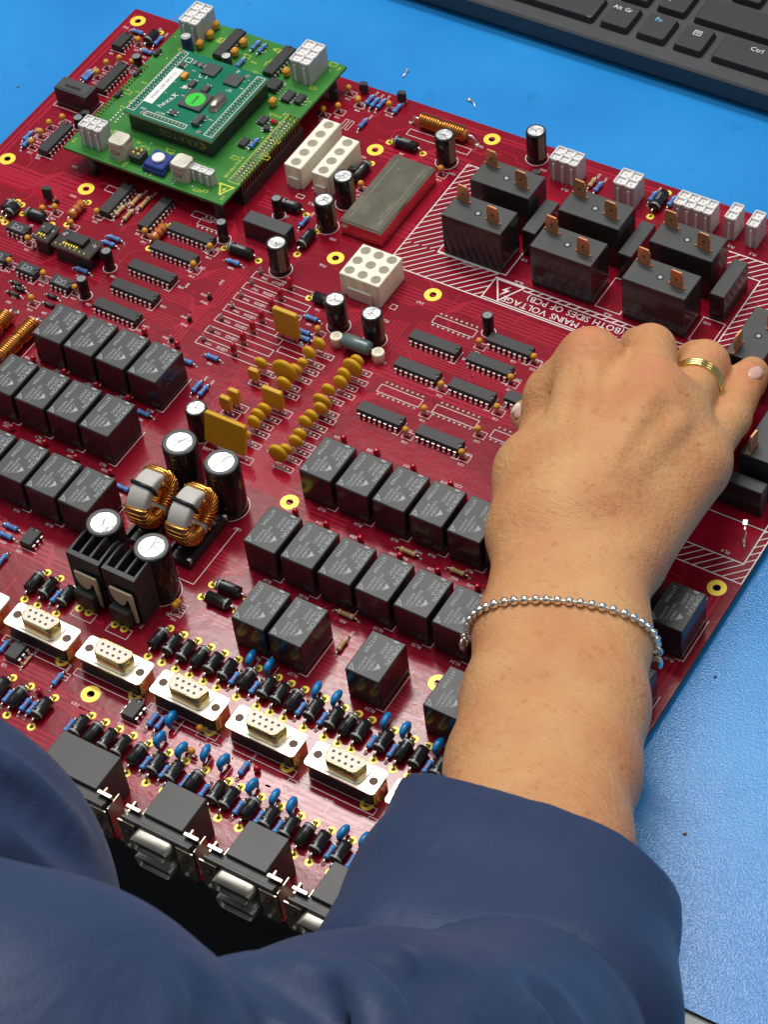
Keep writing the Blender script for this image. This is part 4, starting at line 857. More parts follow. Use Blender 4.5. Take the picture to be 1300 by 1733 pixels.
bundle(90, 65.5, 240, 3, 2.4, 1.5, -4, .6); bundle(-60, 112.5, 20, 6, 1.8, .8, -6, .5); bundle(-30, 78, 5, 6, 1.7, .7, 5, .3); bundle(-25, 62, 4, 5, 1.7, .7, -5, .5); bundle(-25, 46, 4, 5, 1.7, .7, 6, .5); bundle(-55, 33, 10, 5, 1.5, .6, -4, .5)
bundle(-165, 95, -105, 5, 3.0, 1.8, 6, .5); bundle(-165, 100, -90, 4, 2.2, 1.2, -9, .6); bundle(-130, 54, -60, 4, 1.9, .9, 3, .5); bundle(-60, 24, 60, 5, 1.6, .7, 0); bundle(20, 150, 60, 4, 3.0, 2, 0); bundle(-20, 138, 30, 4, 2.2, 1.1, 4, .5); bundle(10, 196, 60, 4, 3.2, 2.0, 6, .4); bundle(20, 232, 240, 2, 2.2, 1.2, 0)
bundle(95, -20, 130, 4, 2.4, 1.3, -4, .4); bundle(86, -68, 108, 6, 2.2, 1.0, 4, .5); bundle(100, -92, 240, 5, 2.1, 1.0, -4, .5); bundle(160, -80, 260, 6, 2.6, 1.5, 5, .5); bundle(20, -72, 48, 6, 2.2, 1.1, 5, .4); bundle(-10, -100, 45, 5, 2.6, 1.4, -5, .6); bundle(30, -154, 120, 4, 2.3, 1.2, -5, .4); bundle(80, -160, 260, 3, 2.2, 1.1, 4, .5); bundle(130, -152, 250, 5, 2.6, 1.6, -5, .4); bundle(60, -178, 250, 3, 2.4, 1.4, 3, .5)
vbundle(60, 62, 126, 5, 1.8, .8, 5, .5); vbundle(88, 38, 100, 5, 1.7, .8, -4, .5); vbundle(70, -20, 66, 6, 1.5, .7, 4, .5); vbundle(40, -10, 40, 4, 1.7, .8, -5, .4); vbundle(-8, 30, 96, 4, 1.9, .9, 4, .5); vbundle(54, 0, 40, 3, 2.0, 1, 3, .5); vbundle(290, -190, 20, 2, 2.6, 1.4, 0); vbundle(-164, 105, 235, 2, 2.6, 1.4, 0); vbundle(270, -150, -30, 4, 2.4, 1.2, 4, .5); vbundle(172, 40, 110, 4, 1.9, .9, 6, .5); vbundle(250, -110, 0, 4, 2.2, 1.0, 4, .5)
for k in range(520):
    x, y = random.uniform(-160, 280), random.uniform(-190, 230); L = random.uniform(6, 30); j = random.choice((-1, 1)) * random.uniform(2, 7); w = random.choice((.35, .45, .6, .9))
    route([(x, y), (x + L * .4, y), (x + L * .4 + abs(j), y + j), (x + L, y + j)] if k % 2 else [(x, y), (x, y + L * .4), (x + j, y + L * .4 + abs(j)), (x + j, y + L)], w)
for k in range(520):
    x, y = random.uniform(-160, 290), random.uniform(-195, 232); tr.lathe([(.75, .045), (0, .05)], 8, 0, TM(x, y, 0), False, False)
o = P('copper_traces', tr.mesh('copper_traces', ['trace_red'], False), kind='stuff')
pr = MB()
for x0, y0, x1, y1 in ((78.5, 149.5, 115, 208), (127, 149.5, 163, 208), (176, 149.5, 213, 208), (246, 63, 292, 128), (246, 42.5, 292, 61), (22, 134, 58, 195), (-160, 92, -112, 104), (60, -20, 98, 0), (120, -155, 172, -146)):
    pr.add([(x0, y0, .02), (x1, y0, .02), (x1, y1, .02), (x0, y1, .02)], [(0, 1, 2, 3)])
P('copper_pour', pr.mesh('copper_pour', ['pour_red'], False), kind='stuff')
# ------------------------------------------------------------------ green plug-in board
GZ = 14.0
b = MB(); b.box(-124, 117.6, GZ - 1.6, -26, 234.2, GZ, 1, top=0)
GREEN = new('daughter_board', b.mesh('daughter_board', ['green_mask', 'green_edge']), label='green daughter board raised on pin headers above the red circuit board', cat='circuit board')
def G(name, me, x=0, y=0, z=GZ, rz=0, kind=None, parent=None): return new(name, me, parent or GREEN, (x, y, z) if parent is None else (x, y, z - GZ if z == GZ else z), rz, kind=kind)
for x0, y0, x1, y1 in ((-30.4, 134, -25.4, 190), (-124.2, 134, -119.6, 190)): G('header_block', MB().box(x0, y0, 0, x1, y1, 7.5, 0, 0.3).mesh('header_block', ['header_black']), z=0)
b = MB()
for x in (-31.2, -28.7, -26.4, -121, -123):
    for k in range(24): b.box(x - .3, 135 + k * 2.3, 6, x + .3, 135.6 + k * 2.3, GZ + 1.2)
G('header_pins', b.mesh('header_pins', ['pin_copper']), z=0, kind='stuff')
b = MB()
for x in (-31.4, -28.6):
    for k in range(24): b.lathe([(0.85, 0.02), (0.7, .6), (0, .8)], 7, 0, TM(x, 135.3 + k * 2.06, 0))
for x in (-113.6, -110.6):
    for k in range(5): b.lathe([(0.8, 0.02), (0.6, .5), (0, .6)], 7, 0, TM(x, 145 + k * 2.2, 0))
for k in range(90):
    x, y = random.uniform(-122, -28), random.uniform(119, 232)
    if -104 < x < -46 and 140 < y < 200: continue
    b.lathe([(0.6, 0.02), (0.4, .5), (0, .6)], 6, 0, TM(x, y, 0))
G('solder_joints', b.mesh('solder_joints', ['solder'], False), kind='stuff')
for x, y in ((-108.9, 120.5), (-118, 228), (-32, 228), (-32, 122)):
    G('standoff', cached('post', lambda: MB().lathe([(2.4, 0), (2.4, 12.4)], 12, 0).mesh('standoff', ['chip_grey'])), x, y, 0)
for x, y in ((-89.6, 220), (-57.8, 219.5)):
    c = G('chip', cached(('dip', 16), lambda: dip_me(16)), x, y, GZ, 90); new('pin_row', cached(('pins', 16), lambda: pins_me(16)), c, kind='stuff')
nylon(-116.5, 123.8, 3, 2, 4.4, 13, GREEN, GZ); nylon(-116.6, 214.5, 2, 3, 5.6, 14, GREEN, GZ); nylon(-46.0, 212.6, 2, 3, 5.8, 14, GREEN, GZ); nylon(-50.4, 126.2, 3, 1, 4.3, 8, GREEN, GZ)
def cube_me():
    b = MB(); pl = rrect(10.6, 10.4, 2.6, 5)
    n = len(pl); vs = []; lv = [(1.0, 0), (1.0, 8.2), (0.97, 9.3), (0.86, 10.0)]
    for k, z in lv: vs += [(x * k, y * k, z) for x, y in pl]
    fs = [(i * n + j, i * n + (j + 1) % n, (i + 1) * n + (j + 1) % n, (i + 1) * n + j) for i in range(3) for j in range(n)]
    b.add(vs, fs, 0, True); b.m[:] = [0] * n + [1] * (2 * n); b.add([(x * .86, y * .86, 10.0) for x, y in pl], [tuple(range(n))], 1)
    return b.mesh('shielded_inductor', ['cube_cream', 'shell_tin'])
CUB = cube_me()
for x, y in ((-93.5, 127.2), (-55.2, 127.4)):
    c = G('shielded_inductor', CUB, x, y); t = MB(); t.text('AD', 4.2, Matrix.Translation((0, -5.23, 4.2)) @ Matrix.Rotation(R(90), 4, 'X') @ Matrix.Rotation(R(180), 4, 'Z')); new('print', t.mesh('print', ['ink'], False), c)
b = MB(); b.box(-6, -6, 0, 6, 6, 5, 0, 0.6); b.box(-6.6, -6.6, 0, 6.6, -3.4, 3, 0, .3); c = G('rotary_trimmer', b.mesh('rotary_trimmer', ['pot_blue']), -70.2, 127.4)
new('dial', MB().lathe([(3.4, 5), (3.4, 6.3), (3.1, 6.6), (0, 6.6)], 22, 0).mesh('dial', ['pot_white']), c)
b = MB(); b.box(-3.6, -3.6, 0, 3.6, 3.6, 4.6, 0, 0.3); c = G('jumper_block', b.mesh('jumper_block', ['header_black']), -82.9, 127)
b = MB(); [b.tube([(sx * 1.5, sy * 1.5, 4), (sx * 1.5, sy * 1.5, 6)], 0.6, 8) for sx in (-1, 1) for sy in (-1, 1)]; new('pins', b.mesh('pins', ['gold_pad']), c)
c = G('electrolytic_capacitor', MB().lathe([(3, 0), (3, 10.4), (2.7, 11)], 20, 0, None, True, False).mesh('electrolytic_capacitor', ['cap_navy']), -107.5, 207.5); new('cap_top', MB().lathe([(2.7, 11), (0, 10.9)], 20, 0, None, True, False).mesh('cap_top', ['cap_top']), c)
c = G('electrolytic_capacitor', MB().lathe([(2.6, 0), (2.6, 5.2), (2.3, 5.8)], 18, 0, None, True, False).mesh('electrolytic_capacitor', ['cap_rim']), -83.6, 208.6); new('cap_top', MB().lathe([(2.3, 5.8), (0, 5.75)], 18, 0, None, True, False).mesh('cap_top', ['cap_top']), c)
for x, y in ((-105.1, 230), (-103.3, 222.1), (-103.9, 213.2), (-83.6, 224.3), (-83.4, 215.8), (-50, 214), (-43.4, 191)):
    c = G('tantalum_capacitor', MB().box(-1.7, -2.3, .6, 1.7, 2.3, 5.2, 0, 1.0).mesh('tantalum_capacitor', ['bead_orange']) if (x, y) == (-105.1, 230) else bpy.data.meshes['tantalum_capacitor.001'] if 'tantalum_capacitor.001' in bpy.data.meshes else BM, x, y); new('legs', BLG, c)
for x, y in ((-77.6, 226.2), (-73.1, 225.5), (-35.9, 161.4), (-77, 211)):
    c = G('resistor', cached(('ax', 'R', 6.5), lambda: ax_body('R', 6.5)), x, y, GZ + 1.5, 90); lm = cached(('ld', 'R', 6.5), lambda: ax_lead('R', 6.5)); new('lead', lm, c); new('lead', lm, c, rz=180)
def soic(w, d, h, k, mats=('chip_black', 'tin')):
    b = MB(); b.box(-w / 2, -d / 2, 0.3, w / 2, d / 2, h, 0, 0.25); return b.mesh('surface_chip', [mats[0]])
def soic_pins(w, d, k):
    b = MB()
    for s in (-1, 1):
        for j in range(k): y = (j - (k - 1) / 2) * d / k; b.box(s * w / 2 if s > 0 else -w / 2 - 1.4, y - .45, 0.05, w / 2 + 1.4 if s > 0 else -w / 2, y + .45, .8)
    return b.mesh('pin_row', ['tin'])
for x, y, w, d, h, k, rz in ((-50.9, 203.1, 7, 8, 3.4, 4, 0), (-39.6, 199.6, 5, 8, 2.4, 4, 0), (-33.0, 200.4, 4, 7, 2.4, 3, 0), (-41.1, 178.4, 4, 6, 2.2, 3, 0), (-40.8, 160, 4, 6, 2.2, 3, 0), (-36.4, 174, 3.2, 3.6, 2.4, 2, 30), (-121.8, 199.3, 2.2, 5.5, 2.2, 1, 0), (-122.1, 181.3, 2.2, 5.5, 2.2, 1, 0), (-121.2, 163, 2.2, 5.5, 2.2, 1, 0)):
    c = G('surface_chip', soic(w, d, h, k), x, y, GZ, rz); new('pin_row', soic_pins(w, d, k), c, kind='stuff')
G('indicator_lamp', MB().box(-1.6, -1.2, 0, 1.6, 1.2, 2.4, 0, .4).mesh('indicator_lamp', ['led_red']), -35.7, 179.8)
b = MB(); z = GZ + .06
for k in range(120):
    x, y = random.uniform(-122, -28), random.uniform(119, 232)
    if -104 < x < -46 and 140 < y < 200: continue
    if k % 3 == 0: b.rect(x, y, x + random.uniform(2, 5), y + random.uniform(1.5, 3), .25, z)
    else: b.text(random.choice(['R%d', 'C%d', 'U%d', 'SK%d']) % random.randint(1, 60), 1.9, TM(x, y, z, random.choice((180, 90))))
for a, c in (((-35.5, 130.5), (-27.6, 130.5)), ((-27.6, 130.5), (-31.5, 123.4)), ((-31.5, 123.4), (-35.5, 130.5))): b.line(a, c, .8, z)
b.add([(-30.6, 129.6, z), (-32.6, 127.2, z), (-31.5, 127.2, z), (-32.4, 124.9, z), (-30.2, 127.8, z), (-31.4, 127.8, z)], [(0, 1, 2, 5), (2, 3, 4, 5)])
b.rect(-33, 133.6, -27, 186, .3, z); b.text('SK3', 2.4, TM(-36, 137, z, 90)); b.text('IC1', 2.2, TM(-42, 121, z, 180)); b.text('KRATOS 14', 2.4, TM(-36, 146, z, 90))
G('silkscreen', b.mesh('silkscreen', ['silk_yellow'], False), z=0)

# ------------------------------------------------------------------ teal processor module on top of it
TZ = 26.0
b = MB(); b.box(-102.4, 143.6, TZ - 1.5, -48.2, 197.2, TZ, 1, top=0)
TEAL = new('processor_module', b.mesh('processor_module', ['teal_mask', 'teal_edge']), label='small teal processor module with a bright green dot on its chip, topmost board', cat='circuit board')
def Q(name, me, x=0, y=0, z=TZ, rz=0, kind=None): return new(name, me, TEAL, (x, y, z), rz, kind=kind)
c = Q('header_housing', MB().box(-100.6, 144.6, GZ, -49.6, 196.4, TZ - 1.5, 0, .3).mesh('header_housing', ['header_black']), z=0)
b = MB(); M = Matrix.Translation((-70, 144.55, 19.6)) @ Matrix.Rotation(R(90), 4, 'X') @ Matrix.Rotation(R(180), 4, 'Z'); b.text('KRATOS', 6.0, M)
for k in range(2): b.add([(M @ Vector((-13.5 - k * 1.6, 2.6, 0))), (M @ Vector((-16 - k * 1.6, 0, 0))), (M @ Vector((-13.5 - k * 1.6, -2.6, 0))), (M @ Vector((-12.4 - k * 1.6, -2.6, 0))), (M @ Vector((-14.9 - k * 1.6, 0, 0))), (M @ Vector((-12.4 - k * 1.6, 2.6, 0)))], [(0, 1, 4, 5), (1, 2, 3, 4)])
new('print', b.mesh('print', ['kratos_gold'], False), c)
b = MB(); t = MB(); z = TZ + .05
for x in (-101.0, -98.6, -53.2, -50.8):
    for k in range(22): b.lathe([(0.8, .02), (.5, .35), (0, .45)], 6, 0, TM(x, 147.6 + k * 2.2, 0))
for k in range(11): b.box(-90 + k * 2.2, 146.2, 0.02, -89 + k * 2.2, 147.8, .3)
Q('solder_joints', b.mesh('solder_joints', ['crystal_tin'], False), kind='stuff')
for x0, y0, x1, y1 in ((-102, 146.2, -97.4, 195.6), (-54.4, 146.2, -49.6, 195.6), (-91, 145.4, -66, 148.6), (-95.6, 189.4, -92.4, 192.6)): t.rect(x0, y0, x1, y1, .35, z)
t.text('hexaX', 4.6, TM(-86, 160.5, z, 75)); t.text('SW', 2.2, TM(-94, 149.6, z, 180)); t.text('BATT', 2, TM(-84, 150.4, z, 180)); t.text('3L', 2.6, TM(-66, 194.6, z, 150)); t.text('L J', 4, TM(-80, 184, z, 20)); t.text('RST', 2.0, TM(-62, 180, z, 180))
t.rect(-84.6, 172, -81.6, 173.2, .8, z)
for k in range(26):
    x, y = random.uniform(-95, -57), random.uniform(150, 195); t.line((x, y), (x + random.uniform(.6, 2.4), y), .3, z)
Q('silkscreen', t.mesh('silkscreen', ['silk_white'], False), z=0)
for x, y in ((-104.1 + 3, 195.1), (-92.4, 146.6), (-59.2, 193.6), (-58, 146.8)): Q('via_pad', cached('via', lambda: MB().ring(0, 0, .02, .5, 1.3, 14, 0, .12).mesh('via_pad', ['crystal_tin'])), x, y)
for x, y, w, d, h, rz in ((-78.4, 189.0, 8.6, 8.6, 1.2, 0), (-63.4, 187.2, 8.6, 8.6, 1.2, 0), (-81, 175.3, 5, 3, 1.8, 90), (-72.6, 175, 5, 3.6, 1.8, 90), (-62, 152.9, 3.6, 8, 2.6, 0), (-94.5, 185.8, 3, 3, 1.2, 0), (-77.6, 152.9, 3, 4, 1.2, 0), (-88, 190.4, 2, 3, 1, 0), (-84.6, 190.0, 2, 3, 1, 0)):
    c = Q('surface_chip', soic(w, d, h, 3, ('chip_grey', 'tin')), x, y, TZ, rz)
    if w < 8: new('pin_row', soic_pins(w, d, 2), c, kind='stuff')
c = Q('processor_chip', soic(13.4, 13.4, 1.5, 8, ('chip_grey', 'tin')), -72.2, 165.4)
new('marker_dot', MB().lathe([(5.2, 1.53), (0, 1.54)], 28, 0, None, False, False).box(-0.6, -3.4, 1.55, .6, 3.0, 1.58, 1).mesh('marker_dot', ['dot_green', 'green_mask']), c)
pl = rrect(4.6, 11.6, 2.2, 5); n = len(pl); b = MB(); vs = []
for k, zz in ((1.12, 0), (1.12, .5), (1, .5), (1, 3.4), (.88, 4.0)): vs += [(x * k, y * k, zz) for x, y in pl]
b.add(vs, [(i * n + j, i * n + (j + 1) % n, (i + 1) * n + (j + 1) % n, (i + 1) * n + j) for i in range(4) for j in range(n)] + [tuple(4 * n + j for j in range(n))], 0, True)
Q('crystal_can', b.mesh('crystal_can', ['crystal_tin']), -60.6, 168.4)
Q('tantalum_capacitor', MB().box(-1.5, -2.2, 0, 1.5, 2.2, 2.4, 0, .3).mesh('tantalum_capacitor', ['bead_orange']), -88.1, 178.6)
c = Q('paper_sticker', MB().box(-97.4, 154.4, .02, -91.8, 183, .12, 0).mesh('paper_sticker', ['sticker']))
b = MB(); b.text('C1 22305 BIO 5000A', 2.6, TM(-94.6, 168.7, .15, 270)); new('print', b.mesh('print', ['ink'], False), c)

# ------------------------------------------------------------------ keyboard
KB = new('keyboard', None, None, (56, 312.6, MAT_Z), -0.5, label='black computer keyboard lying on the blue mat behind the red board', cat='keyboard')
b = MB(); prof = [(0.8, 3.0), (0, 5.0), (0, 14.0), (1.2, 15.0), (150, 21.0), (150, 3.0)]
b.prism(prof, -420, 140, 0, Matrix(((0, 0, 1, 0), (1, 0, 0, 0), (0, 1, 0, 0), (0, 0, 0, 1))))
new('body', b.mesh('body', ['kb_body']), KB)
b = MB(); [b.box(x, 6, 0, x + 30, 12, 4.0, 0) for x in (-400, 60)]; new('rubber_foot', b.mesh('rubber_foot', ['tie_black']), KB)
def key_me(w, d):
    b = MB(); pb = rrect(w + 2.0, d + 2.0, 1.4, 3); pt = rrect(w, d, 1.6, 3); n = len(pb)
    vs = [(x, y, -1) for x, y in pb] + [(x, y, 3.4) for x, y in pt] + [(x * .97, y * .97, 3.75) for x, y in pt]
    b.add(vs, [(i * n + j, i * n + (j + 1) % n, (i + 1) * n + (j + 1) % n, (i + 1) * n + j) for i in range(2) for j in range(n)], 0, False); b.add([(x * .97, y * .97, 3.75) for x, y in pt], [tuple(range(n))], 0)
    return b.mesh('key', ['kb_key'])
def key(x0, x1, row, legends=()):
    y0 = 10.2 + row * 22.9; d = 17.4; w = x1 - x0
    k = new('key', cached(('key', round(w, 1)), lambda: key_me(w, d)), KB, ((x0 + x1) / 2 - 56, y0 + d / 2, 15.0 + (y0 + d / 2) * .04))
    k.rotation_euler = (R(2.3), 0, 0)
    for s, lx, ly, size, m_ in legends:
        t = MB()
        if s == 'MENU': t.rect(-1.9, -1.6, 1.9, 1.6, .4, 0); t.line((-1, .7), (1, .7), .35, 0); t.line((-1, -.2), (1, -.2), .35, 0)
        else: t.text(s, size, TM(0, 0, 0))
        new('legend', t.mesh('legend', [m_], False), k, (lx, ly, 3.79))
key(-60, 69.6, 0)
key(75, 90.2, 0, (('Alt Gr', -1.0, 4.6, 4.0, 'legend_white'),)); key(96.2, 111.5, 0, (('Fn', -1.2, 4.6, 4.2, 'legend_blue'),)); key(117.6, 132.8, 0, (('MENU', 0, 3.6, 1, 'legend_white'),)); key(139.2, 172, 0, (('Ctrl', 3.0, 4.6, 4.2, 'legend_white'),))
for i, s in enumerate(('<', 'Z', 'X', 'C', 'V', 'B', 'N', 'M')): key(-96.4 + 21.4 * i, -81.2 + 21.4 * i, 1, ((s, -3.5, 4, 4, 'legend_white'),))
key(75, 90.2, 1, (('>', -3.5, 4.5, 4, 'legend_white'), ('.', -3.5, -2.5, 5, 'legend_white'))); key(96.4, 111.6, 1, (('?', -2.5, 5.0, 4.2, 'legend_white'), ('/', -3.0, -1.6, 4.6, 'legend_white'))); key(117.8, 172, 1)
for i, s in enumerate(('F', 'G', 'H', 'J', 'K', 'L')): key(-43 + 21.4 * i, -27.8 + 21.4 * i, 2, ((s, -3.5, 4, 4, 'legend_white'),))
key(85.6, 100.8, 2, ((':', -3.5, 4.5, 4, 'legend_white'), (';', -3.5, -2.5, 4, 'legend_white'))); key(107, 122.2, 2, (('@', -3.5, 4.5, 4, 'legend_white'), ("'", -3.5, -2.5, 4, 'legend_white'))); key(128.4, 143.6, 2, (('~', -3.0, 4.5, 4, 'legend_white'), ('#', -3.0, -3.0, 4.4, 'legend_white'))); key(149.8, 172, 2)

# ------------------------------------------------------------------ snipped leads on the mat
b = MB(); b.tube([(0, 0, .6), (0.6, 3, .5), (0.5, 5.5, .9)], .45, 6); b.lathe([(.9, 0), (.8, 1.1), (0, 1.4)], 8, 0, TM(.5, 5.6, .2))
new('wire_clipping', b.mesh('wire_clipping', ['solder']), None, (-8, 257.5, MAT_Z), 10, label='tiny upright snipped wire on the blue mat, farther from the capacitors', cat='wire scrap')
b = MB(); b.lathe([(1.4, .2), (1.2, 1.2), (0, 1.5)], 8, 0, TM(0, 0, 0)); b.tube([(0, 0, .7), (3.5, .6, .5), (7, -1.2, .4)], .35, 6)
new('wire_clipping', b.mesh('wire_clipping', ['solder']), None, (33, 257, MAT_Z), -25, label='tiny bright snipped wire with a solder blob on the mat behind the coil', cat='wire scrap')

# ------------------------------------------------------------------ the person: arm, hand, sleeve
def surface_nets(fn, lo, hi, h):
    lo = np.array(lo, float); n = np.ceil((np.array(hi) - lo) / h).astype(int) + 1
    ax = [lo[i] + h * np.arange(n[i]) for i in range(3)]
    V = np.empty(n, np.float32)
    for i0 in range(0, n[0], 8):
        X, Y, Z = np.meshgrid(ax[0][i0:i0 + 8], ax[1], ax[2], indexing='ij'); V[i0:i0 + 8] = fn(np.stack([X, Y, Z], -1).astype(np.float32))
    s = V < 0
    c = np.zeros(n - 1, np.int8)
    corners = [(i, j, k) for i in (0, 1) for j in (0, 1) for k in (0, 1)]
    sl = lambda A, o: A[o[0]:n[0] - 1 + o[0], o[1]:n[1] - 1 + o[1], o[2]:n[2] - 1 + o[2]]
    for o in corners: c += sl(s, o)
    act = (c > 0) & (c < 8); idx = -np.ones(n - 1, np.int64); I = np.argwhere(act); idx[act] = np.arange(len(I))
    acc = np.zeros((len(I), 3)); cnt = np.zeros(len(I))
    for a in corners:
        for d in range(3):
            if a[d]: continue
            b_ = list(a); b_[d] = 1
            va = V[I[:, 0] + a[0], I[:, 1] + a[1], I[:, 2] + a[2]]; vb = V[I[:, 0] + b_[0], I[:, 1] + b_[1], I[:, 2] + b_[2]]
            m_ = (va < 0) != (vb < 0); t = np.where(m_, va / np.where(m_, va - vb, 1), 0)
            q = np.tile(np.array(a, float), (len(I), 1)); q[:, d] = t; acc[m_] += q[m_]; cnt[m_] += 1
    verts = lo + h * (I + acc / cnt[:, None])
    faces = []
    for d in range(3):
        e, f = [(1, 2), (2, 0), (0, 1)][d]
        A = [slice(None)] * 3; B = [slice(None)] * 3; A[d] = slice(0, n[d] - 1); B[d] = slice(1, n[d])
        diff = s[tuple(A)] != s[tuple(B)]; E = np.argwhere(diff); E = E[(E[:, e] > 0) & (E[:, f] > 0) & (E[:, e] < n[e] - 1) & (E[:, f] < n[f] - 1)]
        inside = s[E[:, 0], E[:, 1], E[:, 2]]
        q = []
        for de, df in ((-1, -1), (0, -1), (0, 0), (-1, 0)):
            K = E.copy(); K[:, e] += de; K[:, f] += df; q.append(idx[K[:, 0], K[:, 1], K[:, 2]])
        q = np.stack(q, 1); q[~inside] = q[~inside][:, ::-1]; faces.append(q)
    return verts, np.concatenate(faces)
def cap_sdf(p, a, b_, r1, r2):
    a = np.array(a, np.float32); b_ = np.array(b_, np.float32); ab = b_ - a
    t = np.clip(((p - a) @ ab) / (ab @ ab), 0, 1); return np.linalg.norm(p - a - t[..., None] * ab, axis=-1) - (r1 + (r2 - r1) * t)
def smin(a, b_, k):
    h = np.clip(0.5 + 0.5 * (b_ - a) / k, 0, 1); return b_ + (a - b_) * h - k * h * (1 - h)
def sdf_mesh(name, fn, lo, hi, h, mname):
    v, f = surface_nets(fn, lo, hi, h); me = bpy.data.meshes.new(name)
    me.vertices.add(len(v)); me.vertices.foreach_set('co', (v * S).astype(np.float32).ravel())
    me.loops.add(f.size); me.loops.foreach_set('vertex_index', f.ravel().astype(np.int32)); me.polygons.add(len(f))
    me.polygons.foreach_set('loop_start', np.arange(0, f.size, 4, dtype=np.int32)); me.polygons.foreach_set('use_smooth', np.ones(len(f), bool))
    me.update(calc_edges=True); me.validate(); me.materials.append(MATS[mname]); return me
LAT = np.array((0.92, 0.38, 0.0), np.float32)
CHAINS = []      # (point a, point b, radius a, radius b, blend)
def chain(pts, rs, k): 
    for a, b_, r1, r2 in zip(pts[:-1], pts[1:], rs[:-1], rs[1:]): CHAINS.append((a, b_, r1, r2, k))
ARM = [(331.3, -212.8, 98.0), (308.5, -167.3, 80.0), (292.7, -128.8, 67.0), (280.2, -97.3, 61.0), (265.7, -64.9, 55.0), (249.8, -28.6, 52.0)]
OFF = [19, 17.5, 16.6, 16.8, 16.4, 17]; RO = [18, 17, 16.8, 16.4, 15.6, 15.4]; RC = [27, 26, 25, 23.5, 22, 19]
chain(ARM, RC, 8)
for s in (-1, 1): chain([tuple(np.array(a) + s * o * LAT) for a, o in zip(ARM, OFF)], RO, 14)
# back of the hand
MC = (((232.1, -12.5, 53.0), (205.7, 69.9, 57.0), 15, 12.5), ((239.3, -8.0, 56.0), (236.9, 66.9, 59.0), 15, 12.5), ((245.2, -1.3, 54.0), (252.2, 64.9, 50.0), 14.5, 11), ((251.9, 1.5, 49.0), (266.6, 55.8, 42.0), 14, 10.5))
for a, b_, r1, r2 in MC: CHAINS.append((a, b_, r1, r2, 17))
CHAINS.append(((205.1, 71.0, 52.0), (265.8, 57.5, 38.0), 7.5, 8, 9))
CHAINS.append(((268.0, -11.2, 47.0), (269.2, 45.0, 43.0), 14.5, 12, 14))
# fingers
chain([(205.1, 71.2, 57.0), (193.0, 59.4, 40.0), (187.4, 66.5, 18.0), (187.9, 73.0, 6.0)], [12.6, 11, 9, 7.5], 9)
chain([(237.3, 66.1, 60.0), (222.3, 93.6, 50.0), (204.9, 117.9, 20.0), (198.3, 116.0, 5.0)], [11.6, 11.0, 9.6, 7.5], 3)
chain([(252.2, 64.9, 50.0), (242.0, 107.0, 37.0), (230.2, 123.6, 18.0), (222.4, 121.9, 5.0)], [10.8, 10.8, 9.2, 7.2], 3)
chain([(266.6, 55.8, 42.0), (264.5, 86.2, 34.0), (259.2, 114.4, 28.0), (258.5, 121.3, 26.0)], [10.5, 8.9, 8.3, 7.6], 3)
# thumb along the near side, its tip showing past the edge of the hand
CHAINS.append(((241.8, -2.8, 48.0), (241.1, 56.5, 49.0), 18, 15, 16))
chain([(222.4, -18.0, 46.0), (207.7, 15.5, 41.0), (195.2, 47.6, 27.0)], [16.5, 14.5, 11], 14)
chain([(193.8, 49.9, 24.0), (176.6, 61.9, 16.0)], [9, 7.2], 4)
# tendons
for a, b_ in (((238.6, 4.1, 69.0), (214.6, 55.0, 68.0)), ((246.9, 6.4, 71.0), (243.3, 52.3, 70.0)), ((253.8, 11.2, 66.0), (258.3, 49.9, 63.0))): CHAINS.append((a, b_, 2.0, 2.4, 7))
def skin_fn(p):
    d = None
    for a, b_, r1, r2, k in CHAINS:
        q = cap_sdf(p, a, b_, r1, r2); d = q if d is None else smin(d, q, k)
    return d
PERSON = new('person', sdf_mesh('person', skin_fn, (140, -215, -8), (370, 140, 125), 1.5, 'skin'), label='bare forearm and right hand of a person in a navy shirt reaching over the board', cat='person')
def nail(c, nrm, along, w, l, name, mname):
    nrm = Vector(nrm).normalized(); al = Vector(along); al = (al - nrm * al.dot(nrm)).normalized(); M = Matrix((al.cross(nrm), al, nrm)).transposed().to_4x4(); M.translation = Vector(c)
    b = MB(); b.lathe([(1, -.6), (1, .1), (.8, .45), (.4, .62), (0, .68)], 18, 0, M @ Matrix.Diagonal((w, l, 1.6, 1))); 
    return new(name, b.mesh(name, [mname]), PERSON)
for (c_, n_), al, w_, l_ in ((((263.7, 113.5, 36.3), (0.45, 0.14, 0.88)), (0.05, 0.55, -0.2), 3.0, 5.0), (((176.0, 56.6, 23.6), (-0.7, -0.3, 0.65)), (-0.8, 0.45, -0.2), 3.4, 4.4)):
    nail(Vector(c_) - 0.4 * Vector(n_), n_, al, w_, l_, 'fingernail', 'nail')
    nail(Vector(c_) + Vector(al).normalized() * (l_ * 0.82) - 0.75 * Vector(n_), n_, al, w_ * 0.85, 1.7, 'nail_edge', 'nail_tip')

# shirt: sleeve with a hollow cuff, upper arm and body leaning in
SL = [(307.1, -162.5, 80.0), (322.5, -202.0, 98.0), (339.5, -244.6, 116.0)]
SOFF = [19.5, 20.5, 23.5]; SR = [32, 35, 39]
def tube3(p, grow):
    d = None
    for s in (-1, 0, 1):
        for i in range(2):
            a = np.array(SL[i]) + s * SOFF[i] * LAT; b_ = np.array(SL[i + 1]) + s * SOFF[i + 1] * LAT
            q = cap_sdf(p, a, b_, SR[i] + grow, SR[i + 1] + grow); d = q if d is None else smin(d, q, 10)
    return d
def folds(p):
    x, y, z = p[..., 0], p[..., 1], p[..., 2]
    w = 9 * np.sin(x * .021 + z * .017) + 7 * np.sin(y * .026 - x * .013)
    return 0.9 * np.sin((0.55 * x + 0.62 * y + 0.55 * z + w) * .058) + 0.5 * np.sin((0.8 * x - 0.3 * y + 0.2 * z + 1.4 * w) * .085 + 1.0)
